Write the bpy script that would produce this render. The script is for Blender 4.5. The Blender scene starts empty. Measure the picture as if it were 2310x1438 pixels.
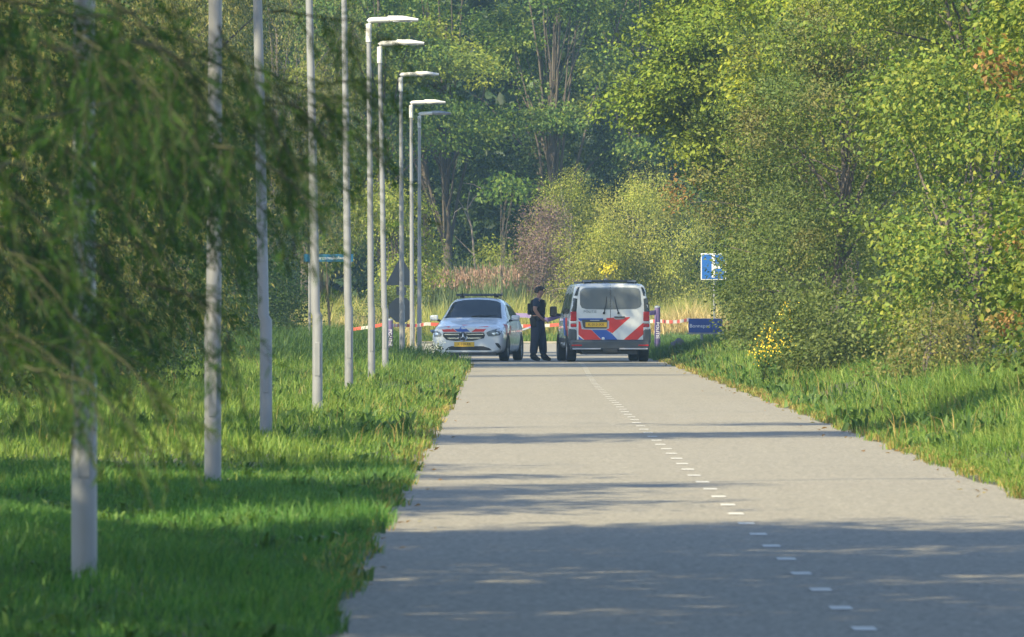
import bpy, bmesh, math, random
import numpy as np
from mathutils import Vector, Matrix, Quaternion
from mathutils.bvhtree import BVHTree

R = math.radians
C = bpy.context.scene.collection
scene = bpy.context.scene
# photograph geometry: long lens, eye 1.45 m above the road, road runs along +Y
FPX, HZ, VX, EYE = 22624.0, 680.0, 1137.0, 1.45
def W(px, py, d):
    return Vector(((px - VX) * d / FPX, d, EYE - (py - HZ) * d / FPX))

# ------------------------------------------------------------------ camera
cam_d = bpy.data.cameras.new("camera")
cam = bpy.data.objects.new("camera", cam_d); C.objects.link(cam)
cam.location = (0, 0, EYE)
cam.rotation_euler = Vector(((1155 - VX) / FPX, 1.0, -(719 - HZ) / FPX)).to_track_quat('-Z', 'Y').to_euler()
cam_d.sensor_width = 36.0
cam_d.lens = 36.0 * FPX / 2310.0
cam_d.clip_start = 1.0
cam_d.clip_end = 3000.0
cam_d.dof.use_dof = True
cam_d.dof.focus_distance = 225.0
cam_d.dof.aperture_fstop = 17.0
scene.camera = cam

# ------------------------------------------------------------------ sky, sun, exposure
SUN_EL, SUN_AZ = 43.0, 225.0          # sun behind the camera, to its left
world = bpy.data.worlds.new("World"); scene.world = world; world.use_nodes = True
nt = world.node_tree
sky = nt.nodes.new("ShaderNodeTexSky"); sky.sky_type = 'NISHITA'; sky.sun_disc = False
sky.sun_elevation = R(SUN_EL); sky.sun_rotation = R(SUN_AZ); sky.dust_density = 0.6; sky.ozone_density = 1.8
nt.links.new(sky.outputs[0], nt.nodes["Background"].inputs[0])
nt.nodes["Background"].inputs[1].default_value = 0.135
sun_d = bpy.data.lights.new("sun", 'SUN'); sun_d.energy = 4.9; sun_d.angle = R(0.5); sun_d.color = (1.0, 0.86, 0.55)
sun = bpy.data.objects.new("sun", sun_d); C.objects.link(sun)
to_sun = Vector((math.sin(R(SUN_AZ)) * math.cos(R(SUN_EL)), math.cos(R(SUN_AZ)) * math.cos(R(SUN_EL)), math.sin(R(SUN_EL))))
sun.rotation_euler = to_sun.to_track_quat('Z', 'Y').to_euler()
sun.location = (-20, -20, 60)
scene.view_settings.view_transform = 'Standard'
scene.view_settings.look = 'None'
scene.view_settings.exposure = 1.20
scene.view_settings.gamma = 1.0
scene.view_settings.use_curve_mapping = False
cy = scene.cycles
cy.use_denoising = True
cy.max_bounces = 6; cy.diffuse_bounces = 3; cy.glossy_bounces = 2; cy.transmission_bounces = 3; cy.volume_bounces = 0
cy.transparent_max_bounces = 4
cy.sample_clamp_indirect = 4.0

# ------------------------------------------------------------------ helpers
def tag(o, label=None, cat=None, group=None, kind=None):
    if label: o['label'] = label
    if cat: o['category'] = cat
    if group: o['group'] = group
    if kind: o['kind'] = kind
    return o

def thing(name, label, cat, loc=(0, 0, 0), rz=0.0, group=None):
    o = bpy.data.objects.new(name, None); C.objects.link(o)
    o.location = loc; o.rotation_euler = (0, 0, rz); o.empty_display_size = 0.2
    return tag(o, label, cat, group)

def link(name, me, parent=None):
    o = bpy.data.objects.new(name, me); C.objects.link(o)
    if parent is not None: o.parent = parent
    return o

def np_mesh(name, V, F, mats, mi=None, smooth=False):
    """fast mesh from arrays; F is (n,3) or (n,4)"""
    me = bpy.data.meshes.new(name)
    V = np.ascontiguousarray(V, dtype=np.float32); F = np.ascontiguousarray(F, dtype=np.int32)
    n, k = F.shape
    me.vertices.add(len(V)); me.vertices.foreach_set("co", V.ravel())
    me.loops.add(n * k); me.loops.foreach_set("vertex_index", F.ravel())
    me.polygons.add(n)
    me.polygons.foreach_set("loop_start", np.arange(0, n * k, k, dtype=np.int32))
    if mi is not None: me.polygons.foreach_set("material_index", np.ascontiguousarray(mi, dtype=np.int32))
    if smooth: me.polygons.foreach_set("use_smooth", np.ones(n, dtype=bool))
    for m in (mats if isinstance(mats, (list, tuple)) else [mats]): me.materials.append(m)
    me.update(calc_edges=True)
    return me

class MB:
    """collects simple solids, builds ONE mesh object"""
    def __init__(s): s.V = []; s.F = []; s.M = []
    def add(s, vs, fs, m=0):
        b = len(s.V); s.V += [tuple(v) for v in vs]
        s.F += [tuple(b + i for i in f) for f in fs]; s.M += [m] * len(fs); return s
    def box(s, c, size, m=0, rot=None):
        hx, hy, hz = size[0] / 2, size[1] / 2, size[2] / 2
        vs = [Vector((x, y, z)) for z in (-hz, hz) for y in (-hy, hy) for x in (-hx, hx)]
        if rot is not None: vs = [rot @ v for v in vs]
        vs = [v + Vector(c) for v in vs]
        return s.add(vs, [(0, 2, 3, 1), (4, 5, 7, 6), (0, 1, 5, 4), (2, 6, 7, 3), (0, 4, 6, 2), (1, 3, 7, 5)], m)
    def tube(s, pts, rad, sides=8, m=0, cap=True):
        V, F = tube_arrays(pts, rad, sides)
        b = len(s.V); s.V += [tuple(v) for v in V]; s.F += [tuple(b + i for i in f) for f in F]; s.M += [m] * len(F)
        if cap:
            n = len(V)
            s.F.append(tuple(b + i for i in range(sides))[::-1]); s.F.append(tuple(b + n - sides + i for i in range(sides))); s.M += [m, m]
        return s
    def lathe(s, prof, axis='Z', c=(0, 0, 0), sides=24, m=0):
        vs = []; n = len(prof)
        for i in range(sides):
            a = 2 * math.pi * i / sides
            for r, h in prof:
                p = (r * math.cos(a), r * math.sin(a), h)
                if axis == 'X': p = (p[2], p[0], p[1])
                if axis == 'Y': p = (p[0], p[2], p[1])
                vs.append((p[0] + c[0], p[1] + c[1], p[2] + c[2]))
        fs = []
        for i in range(sides):
            j = (i + 1) % sides
            for k in range(n - 1): fs.append((i * n + k, j * n + k, j * n + k + 1, i * n + k + 1))
        return s.add(vs, fs, m)
    def build(s, name, mats, parent=None, smooth=False, bevel=0.0, loc=None):
        me = bpy.data.meshes.new(name); me.from_pydata(s.V, [], s.F)
        for m in (mats if isinstance(mats, (list, tuple)) else [mats]): me.materials.append(m)
        me.polygons.foreach_set("material_index", s.M)
        bm = bmesh.new(); bm.from_mesh(me); bmesh.ops.recalc_face_normals(bm, faces=bm.faces[:]); bm.to_mesh(me); bm.free()
        if smooth: me.polygons.foreach_set("use_smooth", [True] * len(me.polygons)); me.set_sharp_from_angle(angle=R(38))
        me.update()
        o = link(name, me, parent)
        if loc is not None: o.location = loc
        if bevel > 0:
            md = o.modifiers.new("bevel", 'BEVEL'); md.width = bevel; md.segments = 2; md.limit_method = 'ANGLE'
        return o

def tube_arrays(pts, rad, sides=6):
    pts = np.asarray([tuple(p) for p in pts], float); n = len(pts)
    rad = np.broadcast_to(np.asarray(rad, float), (n,))
    T = np.gradient(pts, axis=0); T /= np.linalg.norm(T, axis=1, keepdims=True) + 1e-9
    up = np.where(np.abs(T[:, 2:3]) > 0.9, np.array([[1.0, 0, 0]]), np.array([[0, 0, 1.0]]))
    if np.abs(T[:, 2]).mean() > 0.7: up = np.tile([1.0, 0, 0], (n, 1))
    S = np.cross(T, up); S /= np.linalg.norm(S, axis=1, keepdims=True) + 1e-9
    U = np.cross(S, T)
    a = np.linspace(0, 2 * np.pi, sides, endpoint=False)
    V = pts[:, None, :] + rad[:, None, None] * (np.cos(a)[None, :, None] * S[:, None, :] + np.sin(a)[None, :, None] * U[:, None, :])
    V = V.reshape(-1, 3)
    i = np.arange(n - 1)[:, None] * sides; j = np.arange(sides)[None, :]; k = (j + 1) % sides
    F = np.stack([i + j, i + k, i + sides + k, i + sides + j], -1).reshape(-1, 4)
    return V, F

def bound(arrs):
    Vs, Fs, b = [], [], 0
    for V, F in arrs:
        Vs.append(V); Fs.append(F + b); b += len(V)
    return np.concatenate(Vs), np.concatenate(Fs)

# ------------------------------------------------------------------ materials
def new_mat(name):
    m = bpy.data.materials.new(name); m.use_nodes = True
    n = m.node_tree.nodes; b = n["Principled BSDF"]
    return m, m.node_tree, n, b

def plain(name, col, rough=0.5, metal=0.0, noise=0.0, nscale=8.0, spec=0.5, coat=0.0):
    m, t, n, b = new_mat(name)
    b.inputs["Base Color"].default_value = (*col, 1); b.inputs["Roughness"].default_value = rough
    b.inputs["Metallic"].default_value = metal; b.inputs["Specular IOR Level"].default_value = spec
    b.inputs["Coat Weight"].default_value = coat
    if noise > 0:
        tc = n.new("ShaderNodeTexCoord"); nz = n.new("ShaderNodeTexNoise"); nz.inputs["Scale"].default_value = nscale; nz.inputs["Detail"].default_value = 6
        mx = n.new("ShaderNodeMix"); mx.data_type = 'RGBA'
        mx.inputs[6].default_value = (*[c * (1 - noise) for c in col], 1); mx.inputs[7].default_value = (*[min(1, c * (1 + noise)) for c in col], 1)
        t.links.new(tc.outputs["Object"], nz.inputs["Vector"]); t.links.new(nz.outputs[0], mx.inputs[0]); t.links.new(mx.outputs[2], b.inputs["Base Color"])
        mr = n.new("ShaderNodeMapRange"); mr.inputs[3].default_value = max(0, rough - .12); mr.inputs[4].default_value = min(1, rough + .12)
        t.links.new(nz.outputs[0], mr.inputs[0]); t.links.new(mr.outputs[0], b.inputs["Roughness"])
    return m

def foliage(name, cols, patch=None, patch_amt=0.45, pscale=0.6, trans=0.35, rough=0.55, spec=0.3, gain=1.0):
    """leaf colour varies leaf by leaf (random per island); patch: second hue in loose patches of the crown"""
    m, t, n, b = new_mat(name)
    g = n.new("ShaderNodeNewGeometry"); cr = n.new("ShaderNodeValToRGB"); e = cr.color_ramp.elements
    while len(e) < len(cols): e.new(0.5)
    for i, c in enumerate(cols): e[i].position = i / (len(cols) - 1); e[i].color = (*c, 1)
    t.links.new(g.outputs["Random Per Island"], cr.inputs[0])
    out = cr.outputs[0]
    tc = n.new("ShaderNodeTexCoord")
    if patch:
        nz = n.new("ShaderNodeTexNoise"); nz.inputs["Scale"].default_value = pscale; nz.inputs["Detail"].default_value = 3
        t.links.new(tc.outputs["Object"], nz.inputs["Vector"])
        mr = n.new("ShaderNodeMapRange"); mr.inputs[1].default_value = 0.50; mr.inputs[2].default_value = 0.62; mr.inputs[4].default_value = patch_amt
        t.links.new(nz.outputs[0], mr.inputs[0])
        mx = n.new("ShaderNodeMix"); mx.data_type = 'RGBA'; mx.inputs[7].default_value = (*patch, 1)
        t.links.new(mr.outputs[0], mx.inputs[0]); t.links.new(out, mx.inputs[6]); out = mx.outputs[2]
    nb = n.new("ShaderNodeTexNoise"); nb.inputs["Scale"].default_value = 1.7; nb.inputs["Detail"].default_value = 2
    t.links.new(tc.outputs["Object"], nb.inputs["Vector"])
    mb = n.new("ShaderNodeMapRange"); mb.inputs[1].default_value = .3; mb.inputs[2].default_value = .7; mb.inputs[3].default_value = 0.70 * gain; mb.inputs[4].default_value = 1.25 * gain
    t.links.new(nb.outputs[0], mb.inputs[0])
    sc = n.new("ShaderNodeVectorMath"); sc.operation = 'SCALE'
    t.links.new(out, sc.inputs[0]); t.links.new(mb.outputs[0], sc.inputs["Scale"]); out = sc.outputs[0]
    t.links.new(out, b.inputs["Base Color"]); b.inputs["Roughness"].default_value = rough; b.inputs["Specular IOR Level"].default_value = spec
    tr = n.new("ShaderNodeBsdfTranslucent"); sc2 = n.new("ShaderNodeVectorMath"); sc2.operation = 'MULTIPLY'; sc2.inputs[1].default_value = (1.3, 1.3, 0.6)
    t.links.new(out, sc2.inputs[0]); t.links.new(sc2.outputs[0], tr.inputs[0])
    ms = n.new("ShaderNodeMixShader"); ms.inputs[0].default_value = trans
    t.links.new(b.outputs[0], ms.inputs[1]); t.links.new(tr.outputs[0], ms.inputs[2])
    t.links.new(ms.outputs[0], n["Material Output"].inputs[0])
    return m

M = {}
M['asphalt'], t, n, b = new_mat("asphalt")
tc = n.new("ShaderNodeTexCoord")
def noise_node(scale, detail=4, stretch=None, rough=.6):
    z = n.new("ShaderNodeTexNoise"); z.inputs["Scale"].default_value = scale; z.inputs["Detail"].default_value = detail; z.inputs["Roughness"].default_value = rough
    if stretch:
        mp = n.new("ShaderNodeMapping"); mp.inputs["Scale"].default_value = stretch
        t.links.new(tc.outputs["Object"], mp.inputs[0]); t.links.new(mp.outputs[0], z.inputs["Vector"])
    else: t.links.new(tc.outputs["Object"], z.inputs["Vector"])
    return z
def mrange(src, a, b_, c, d):
    m = n.new("ShaderNodeMapRange"); m.inputs[1].default_value = a; m.inputs[2].default_value = b_; m.inputs[3].default_value = c; m.inputs[4].default_value = d
    t.links.new(src, m.inputs[0]); return m.outputs[0]
def mulv(a_, b_):
    m = n.new("ShaderNodeMath"); m.operation = 'MULTIPLY'; t.links.new(a_, m.inputs[0]); t.links.new(b_, m.inputs[1]); return m.outputs[0]
f1 = mrange(noise_node(26, 3).outputs[0], .35, .65, .52, 1.5)            # aggregate
f1b = mrange(noise_node(9, 3, (1, .22, 1)).outputs[0], .35, .65, .90, 1.10)
f2 = mrange(noise_node(.5, 5).outputs[0],   .35, .65, .97, 1.03)            # wear
f3 = mrange(noise_node(1.0, 3, (0.12, 1.1, 1)).outputs[0], .63, .70, 1.0, .90)  # cross stains and joints
f4 = mrange(noise_node(1.0, 3, (2.2, .02, 1)).outputs[0], .3, .7, .97, 1.03)  # wheel tracks
val = mulv(mulv(mulv(f1, f1b), mulv(f2, f3)), f4)
sc = n.new("ShaderNodeVectorMath"); sc.operation = 'SCALE'; sc.inputs[0].default_value = (.196, .182, .148)
t.links.new(val, sc.inputs["Scale"]); t.links.new(sc.outputs[0], b.inputs["Base Color"]); b.inputs["Roughness"].default_value = .9
bp = n.new("ShaderNodeBump"); bp.inputs["Strength"].default_value = .35; bp.inputs["Distance"].default_value = .01
t.links.new(noise_node(60, 2).outputs[0], bp.inputs["Height"]); t.links.new(bp.outputs[0], b.inputs["Normal"])

M['paint'] = plain("road_paint", (.50, .49, .45), .75, noise=.35, nscale=22)
M['soil'] = plain("verge_soil", (.045, .05, .02), .95, noise=.5, nscale=3)
M['sand'] = plain("sandy_edge", (.32, .27, .18), .95, noise=.3, nscale=2)
M['galv'] = plain("galvanised_steel", (.235, .24, .245), .5, .15, noise=.16, nscale=5)
M['lampwhite'] = plain("lamp_housing", (.62, .61, .57), .4, noise=.08, nscale=6)
M['lens'] = plain("lamp_lens", (.25, .26, .27), .15)
M['greenbark'] = plain("green_bark", (.04, .045, .02), .9, noise=.4, nscale=7)
M['bark'] = plain("bark", (.085, .07, .055), .9, noise=.45, nscale=7)
M['barkpale'] = plain("pale_bark", (.26, .24, .2), .85, noise=.4, nscale=6)
M['deadwood'] = plain("dead_wood", (.2, .165, .14), .85, noise=.3, nscale=6)
M['white'] = plain("white_car_paint", (.64, .67, .69), .25, noise=.03, nscale=3, coat=.6)
M['glass'] = plain("tinted_glass", (.02, .025, .03), .08, spec=.5)
M['rearglass'] = plain("rear_window_glass", (.14, .16, .18), .12, spec=.8)
M['black'] = plain("black_plastic", (.018, .019, .021), .5, noise=.15, nscale=12)
M['grey'] = plain("grey_plastic", (.055, .063, .072), .55, noise=.12, nscale=8)
M['rubber'] = plain("tyre_rubber", (.02, .02, .022), .85, noise=.25, nscale=20)
M['rim'] = plain("alloy", (.3, .31, .32), .35, .7)
M['chrome'] = plain("chrome", (.6, .6, .61), .2, .85)
M['red'] = plain("red_reflective_film", (.62, .035, .03), .4, noise=.06, nscale=6)
M['blue'] = plain("blue_reflective_film", (.025, .09, .38), .4, noise=.06, nscale=6)
M['whitefilm'] = plain("white_reflective_film", (.7, .73, .74), .4)
M['amberplate'] = plain("yellow_plate", (.72, .44, .03), .45)
M['plateink'] = plain("plate_ink", (.05, .035, .01), .6)
M['lampred'] = plain("red_lamp_lens", (.42, .012, .02), .15, coat=.6)
M['lampclear'] = plain("clear_lamp_lens", (.5, .52, .53), .12, coat=.5)
M['headlamp'] = plain("headlamp_lens", (.13, .15, .16), .1, coat=.5)
M['silverfilm'] = plain("silver_strip", (.42, .43, .47), .35)
M['greytext'] = plain("grey_lettering", (.17, .20, .24), .5)
M['navy'] = plain("navy_cloth", (.018, .026, .055), .85, noise=.25, nscale=12)
M['navy2'] = plain("dark_vest_cloth", (.009, .01, .016), .85, noise=.25, nscale=12)
M['skin'] = plain("skin", (.42, .22, .15), .55, noise=.06, nscale=20)
M['hair'] = plain("dark_hair", (.03, .02, .015), .7)
M['boot'] = plain("black_leather", (.008, .009, .012), .6)
M['signback'] = plain("sign_back_grey", (.09, .1, .1), .6, noise=.1)
M['signblue'] = plain("sign_blue", (.015, .10, .36), .4)
M['signnavy'] = plain("nameplate_blue", (.018, .05, .22), .4)
M['signteal'] = plain("street_name_blue", (.01, .10, .22), .4)
M['signwhite'] = plain("sign_white", (.68, .70, .72), .5)
M['purple'] = plain("purple_print", (.115, .085, .20), .6, noise=.08)
M['tapered'] = plain("tape_red", (.5, .09, .06), .5)
M['tapewhite'] = plain("tape_white", (.46, .45, .42), .5)
M['stone'] = plain("boulder_stone", (.095, .088, .09), .9, noise=.35, nscale=9)
M['yellowpetal'] = plain("yellow_petals", (.75, .55, .03), .6)
M['whitepetal'] = plain("white_petals", (.6, .62, .5), .7)

# foliage palettes
M['grass'] = foliage("grass_blades", [(.045, .115, .016), (.09, .185, .026), (.165, .265, .04), (.28, .33, .08)], patch=(.22, .27, .05), patch_amt=.4, pscale=.25, trans=.4)
M['grassnear'] = foliage("shade_toned_grass_blades", [(.032, .11, .022), (.055, .16, .03), (.095, .215, .038), (.14, .25, .05)], patch=(.08, .16, .06), patch_amt=.4, pscale=.4, trans=.4)  # copy of the grass with the tone of shade put into its colour
M['grassfar'] = foliage("grass_far_verge", [(.06, .13, .02), (.13, .2, .03), (.2, .24, .05)], trans=.4)
M['drygrass'] = foliage("dry_grass", [(.13, .17, .03), (.28, .25, .06), (.38, .28, .10), (.2, .12, .04)], trans=.35)
M['tallgrass'] = foliage("tall_meadow_grass", [(.12, .16, .03), (.2, .22, .05), (.30, .28, .08), (.36, .31, .12)], patch=(.14, .19, .04), patch_amt=.5, pscale=.35, trans=.35, gain=1.3)
M['straw'] = foliage("straw_grass", [(.32, .25, .09), (.46, .36, .15), (.55, .45, .22)], trans=.3)
M['reed'] = foliage("reed_leaves", [(.10, .16, .06), (.17, .23, .10), (.26, .3, .16)], trans=.35)
M['plume'] = foliage("reed_plumes", [(.22, .13, .10), (.32, .20, .15), (.38, .27, .2)], trans=.3)
M['weed'] = foliage("verge_weed_leaves", [(.04, .095, .02), (.075, .145, .03), (.12, .195, .045)], trans=.35)
M['f_near'] = foliage("willow_leaves", [(.016, .055, .014), (.032, .09, .018), (.06, .135, .02)], patch=(.08, .12, .01), patch_amt=.4, trans=.5)
M['f_oak'] = foliage("oak_leaves", [(.075, .13, .014), (.135, .195, .02), (.22, .27, .03)], patch=(.2, .23, .025), patch_amt=.5, trans=.26, spec=.2, gain=1.05)
M['f_maple'] = foliage("maple_leaves", [(.10, .16, .012), (.17, .235, .02), (.27, .30, .03)], patch=(.28, .27, .03), patch_amt=.5, trans=.26, spec=.2)
M['f_haw'] = foliage("hawthorn_leaves", cols=[(.06, .105, .02), (.105, .16, .033), (.17, .21, .055)], patch=(.20, .15, .055), patch_amt=.55, pscale=.9, trans=.26, spec=.2, gain=.9)
M['f_grey'] = foliage("grey_green_leaves", [(.06, .095, .022), (.105, .14, .034), (.16, .19, .05)], patch=(.15, .19, .05), patch_amt=.4, trans=.26, spec=.2, gain=.9)
M['f_hazel'] = foliage("hazel_leaves", [(.055, .11, .014), (.10, .16, .022), (.155, .205, .03), (.25, .26, .04)], patch=(.19, .22, .02), patch_amt=.4, trans=.26, spec=.2, gain=1.0)
M['f_brown'] = foliage("browning_leaves", [(.09, .12, .03), (.16, .17, .045), (.22, .18, .05)], trans=.3)
M['f_rust'] = foliage("rust_leaves", [(.18, .11, .035), (.28, .15, .045), (.22, .2, .05)], trans=.3)
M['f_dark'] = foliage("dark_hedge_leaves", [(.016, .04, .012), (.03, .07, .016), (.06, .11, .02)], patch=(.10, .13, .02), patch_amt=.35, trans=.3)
M['f_willow'] = foliage("grey_willow_leaves", [(.05, .085, .018), (.10, .13, .03), (.2, .2, .06), (.34, .3, .1)], patch=(.20, .17, .03), patch_amt=.4, trans=.35)
M['f_birch'] = foliage("birch_leaves", [(.17, .21, .03), (.26, .29, .045), (.36, .35, .08)], patch=(.3, .25, .07), patch_amt=.45, pscale=.5, trans=.4, gain=1.15)
M['f_yellow'] = foliage("yellow_leaves", [(.5, .45, .02), (.62, .52, .03)], trans=.4)
M['f_yg'] = foliage("yellow_green_leaves", [(.13, .18, .02), (.2, .24, .03), (.28, .28, .05)], trans=.4)
M['f_purple'] = foliage("purple_leaves", [(.14, .085, .10), (.20, .13, .13), (.20, .16, .09)], trans=.25)
M['f_wood'] = foliage("wood_leaves", [(.04, .09, .02), (.08, .145, .025), (.15, .20, .03)], patch=(.26, .28, .03), patch_amt=.75, pscale=.22, trans=.4, gain=1.18)
M['f_back'] = foliage("shade_dark_wood_leaves", [(.018, .04, .015), (.03, .06, .02), (.05, .085, .025)], trans=.2)  # wood leaves coloured dark, painting the shade behind the gaps
M['capcloth'] = plain("cap_cloth", (.035, .03, .03), .85)
# ================================================================== THE SETTING
def ss(t):
    t = np.clip(t, 0, 1); return t * t * (3 - 2 * t)
def ledge(y):       # left edge of the asphalt
    y = np.asarray(y, float)
    e = -0.775 - 1.33 * ss((y - 229) / 10.0) - 0.8 * ss((y - 250) / 12.0)
    return e + .05 * np.sin(y * .9) + .03 * np.sin(y * 2.3 + 1)
def redge(y):
    y = np.asarray(y, float)
    e = 3.86 - .12 * ss((y - 236) / 8.0)
    return e + .05 * np.sin(y * .8 + 2) + .03 * np.sin(y * 2.1)
def gz(x, y):
    """height of the ground"""
    x = np.asarray(x, float); y = np.asarray(y, float)
    n = .035 * np.sin(x * 1.7 + y * .21) + .03 * np.sin(y * .33 + 2 * x)
    dl = ledge(y) - x; dr = x - redge(y)
    zl = .015 + .02 * ss(dl / 2.5) + .22 * ss((dl - 3.5) / 5)
    zr = .02 + .34 * ss(dr / 2.2) + .25 * ss((dr - 2.5) / 6)
    fade = 1 - ss((y - 258) / 6.0)
    z = np.where(dl > 0, (zl + n * ss(dl / 1.0)) * (1 - .55 * (1 - fade)), np.where(dr > 0, (zr + n * ss(dr)) * fade, -.07))
    j = (y > 262) & (y < 345) & (x > -2.9) & (x < 3.75)
    z = np.where(j, -.07, z)
    z = np.where(y >= 345, .03 + .25 * ss((y - 350) / 30.0) + n * .6, z)
    return z

ys = np.unique(np.concatenate([np.arange(-60, 40, 10.), np.arange(40, 262, 1.5), np.arange(262, 275, 1.), np.arange(275, 345, 5.), np.array([345.0, 345.05]), np.arange(346, 370, 2.), np.arange(372, 720, 12.)]))
xs = np.unique(np.concatenate([-np.geomspace(14, 300, 14), np.arange(-14, -3.2, .7), np.arange(-3.2, 9.0, .22), np.arange(9, 16, .8), np.geomspace(16, 300, 14)]))
XX, YY = np.meshgrid(xs, ys)
ZZ = gz(XX, YY)
V = np.stack([XX, YY, ZZ], -1).reshape(-1, 3); nx = len(xs); ny = len(ys)
i = np.arange(ny - 1)[:, None] * nx + np.arange(nx - 1)[None, :]
F = np.stack([i, i + 1, i + nx + 1, i + nx], -1).reshape(-1, 4)
tag(link("ground", np_mesh("ground", V, F, M['soil'], smooth=True)), kind='structure')

yr = np.concatenate([np.arange(-60, 228, 2.), np.arange(228, 262.01, .5)])
Vr = []
for y in yr: Vr += [(float(ledge(y)), y, 0), (1.6, y, .0), (float(redge(y)), y, 0)]
b = len(Vr)
Fr = []
for k in range(len(yr) - 1):
    for q in range(2): Fr.append((3 * k + q, 3 * k + q + 1, 3 * k + q + 4, 3 * k + q + 3))
road = tag(link("road", np_mesh("road", np.array(Vr), np.array(Fr), M['asphalt'])), kind='structure')
bx = MB()
bx.add([(-2.9, 262.0, 0), (3.76, 262.0, 0), (3.76, 344, 0), (-2.9, 344, 0)], [(0, 1, 2, 3)])
tag(bx.build("junction_road", M['asphalt']), kind='structure')
MBs = MB()
MBs.add([(-2.9, 344.0, .002), (3.76, 344.0, .002), (3.76, 349.5, .05), (-2.9, 349.5, .05)], [(0, 1, 2, 3)])
tag(MBs.build("sandy_path", M['sand']), kind='structure')
for nm, y0, w in (("edge_line", 297, .5), ("edge_line", 331, .9)):
    l = MB(); l.add([(-2.6, y0, .004), (3.6, y0, .004), (3.6, y0 + w, .004), (-2.6, y0 + w, .004)], [(0, 1, 2, 3)])
    l.build(nm, M['paint'], road)
# centre dashes, 0.1 m wide, one every 3 m
dash = MB(); dash.add([(-.052, -.26, 0), (.052, -.26, 0), (.052, .26, 0), (-.052, .26, 0)], [(0, 1, 2, 3)])
d0 = dash.build("centre_dash", M['paint'], road)
rnd = random.Random(4)
def cx(y): return 1.585 + .24 * float(ss((y - 165) / 80.0))
for k in range(-6, 66):
    y = 44.33 + 3.0 * k
    if y > 240: break
    o = d0 if k == -6 else d0.copy()
    if k != -6: C.objects.link(o)
    o.location = (cx(y) + rnd.uniform(-.008, .008), y, .004); o.parent = road

# ------------------------------------------------------------------ grass
rng = np.random.default_rng(7)
def blades(P, h, w, lean, seg=2):
    """P (n,3) roots; h, w (n,); lean (n,2) tip offset"""
    n = len(P); a = rng.uniform(0, np.pi, n); S = np.stack([np.cos(a), np.sin(a) * .6, np.zeros(n)], 1) * (w / 2)[:, None]
    L = np.concatenate([lean, np.zeros((n, 1))], 1)
    up = np.array([0, 0, 1.0])
    drop = np.linalg.norm(lean, axis=1) / np.maximum(h, .01)
    tip = P + L + up * (h * (1 - .35 * np.clip(drop, 0, 1.5)))[:, None]
    mid = P + L * .3 + up * (h * .58)[:, None]
    if seg == 2:
        V = np.stack([P - S, P + S, mid - S * .75, mid + S * .75, tip], 1).reshape(-1, 3)
        k = np.arange(n)[:, None] * 5
        F = np.concatenate([k + np.array([[0, 1, 3]]), k + np.array([[0, 3, 2]]), k + np.array([[2, 3, 4]])], 0)
    else:
        V = np.stack([P - S, P + S, tip], 1).reshape(-1, 3); k = np.arange(n)[:, None] * 3
        F = k + np.array([[0, 1, 2]])
    return V, F

def tufts(nt, sample, per, hfun, wfun, spread, leanamt, seg=2):
    X, Y = sample(nt); m = len(X)
    T = np.repeat(np.arange(m), per); k = len(T)
    x = X[T] + rng.normal(0, spread, k); y = Y[T] + rng.normal(0, spread, k)
    hh = (hfun(X, Y) * rng.uniform(.6, 1.3, m))[T] * rng.uniform(.55, 1.15, k)
    ld = rng.normal(0, 1, (m, 2))[T] * .45 + rng.normal(0, 1, (k, 2)) * .55
    ld[:, 0] += np.where(x < 1.5, .25, -.15)
    P = np.stack([x, y, gz(x, y) - .01], 1)
    ok = ((x < ledge(y) + .05 * rng.random(k)) | (x > redge(y) - .10 * rng.random(k))) | (y > 346)
    P[:, 2] = np.maximum(P[:, 2], 0.0)
    P, hh, ld, y = P[ok], hh[ok], ld[ok], y[ok]
    return blades(P, hh, wfun(y) * rng.uniform(.6, 1.3, len(hh)), ld * (hh * leanamt)[:, None], seg)

def samp_left(y0, y1, pw=1.0):
    def f(n):
        y = y0 + (y1 - y0) * rng.random(n) ** pw
        e = ledge(y); lo = np.maximum(-.0503 * y - 1.2, -8.6)
        x = e - (e - lo) * rng.random(n)
        return x, y
    return f
def samp_right(y0, y1, pw=1.0):
    def f(n):
        y = y0 + (y1 - y0) * rng.random(n) ** pw
        e = redge(y); hi = np.minimum(.0518 * y + 1.0, 8.4)
        x = e + np.maximum(hi - e, .3) * rng.random(n)
        return x, y
    return f
def hl(x, y): return np.clip(.105 + .05 * np.sin(x * 2.1 + y * .35) + .10 * ss((ledge(y) - x - .2) / 1.5) * (y > 90) + .16 * ss((y - 150) / 80), .08, .5)
def wb(y): return .0075 + (y - 40) * .00005
def part_grass(name, arrs, mat, seg=2, **kw):
    V, F = bound(arrs); o = link(name, np_mesh(name, V, F, mat)); return tag(o, kind='stuff', **kw)

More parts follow.
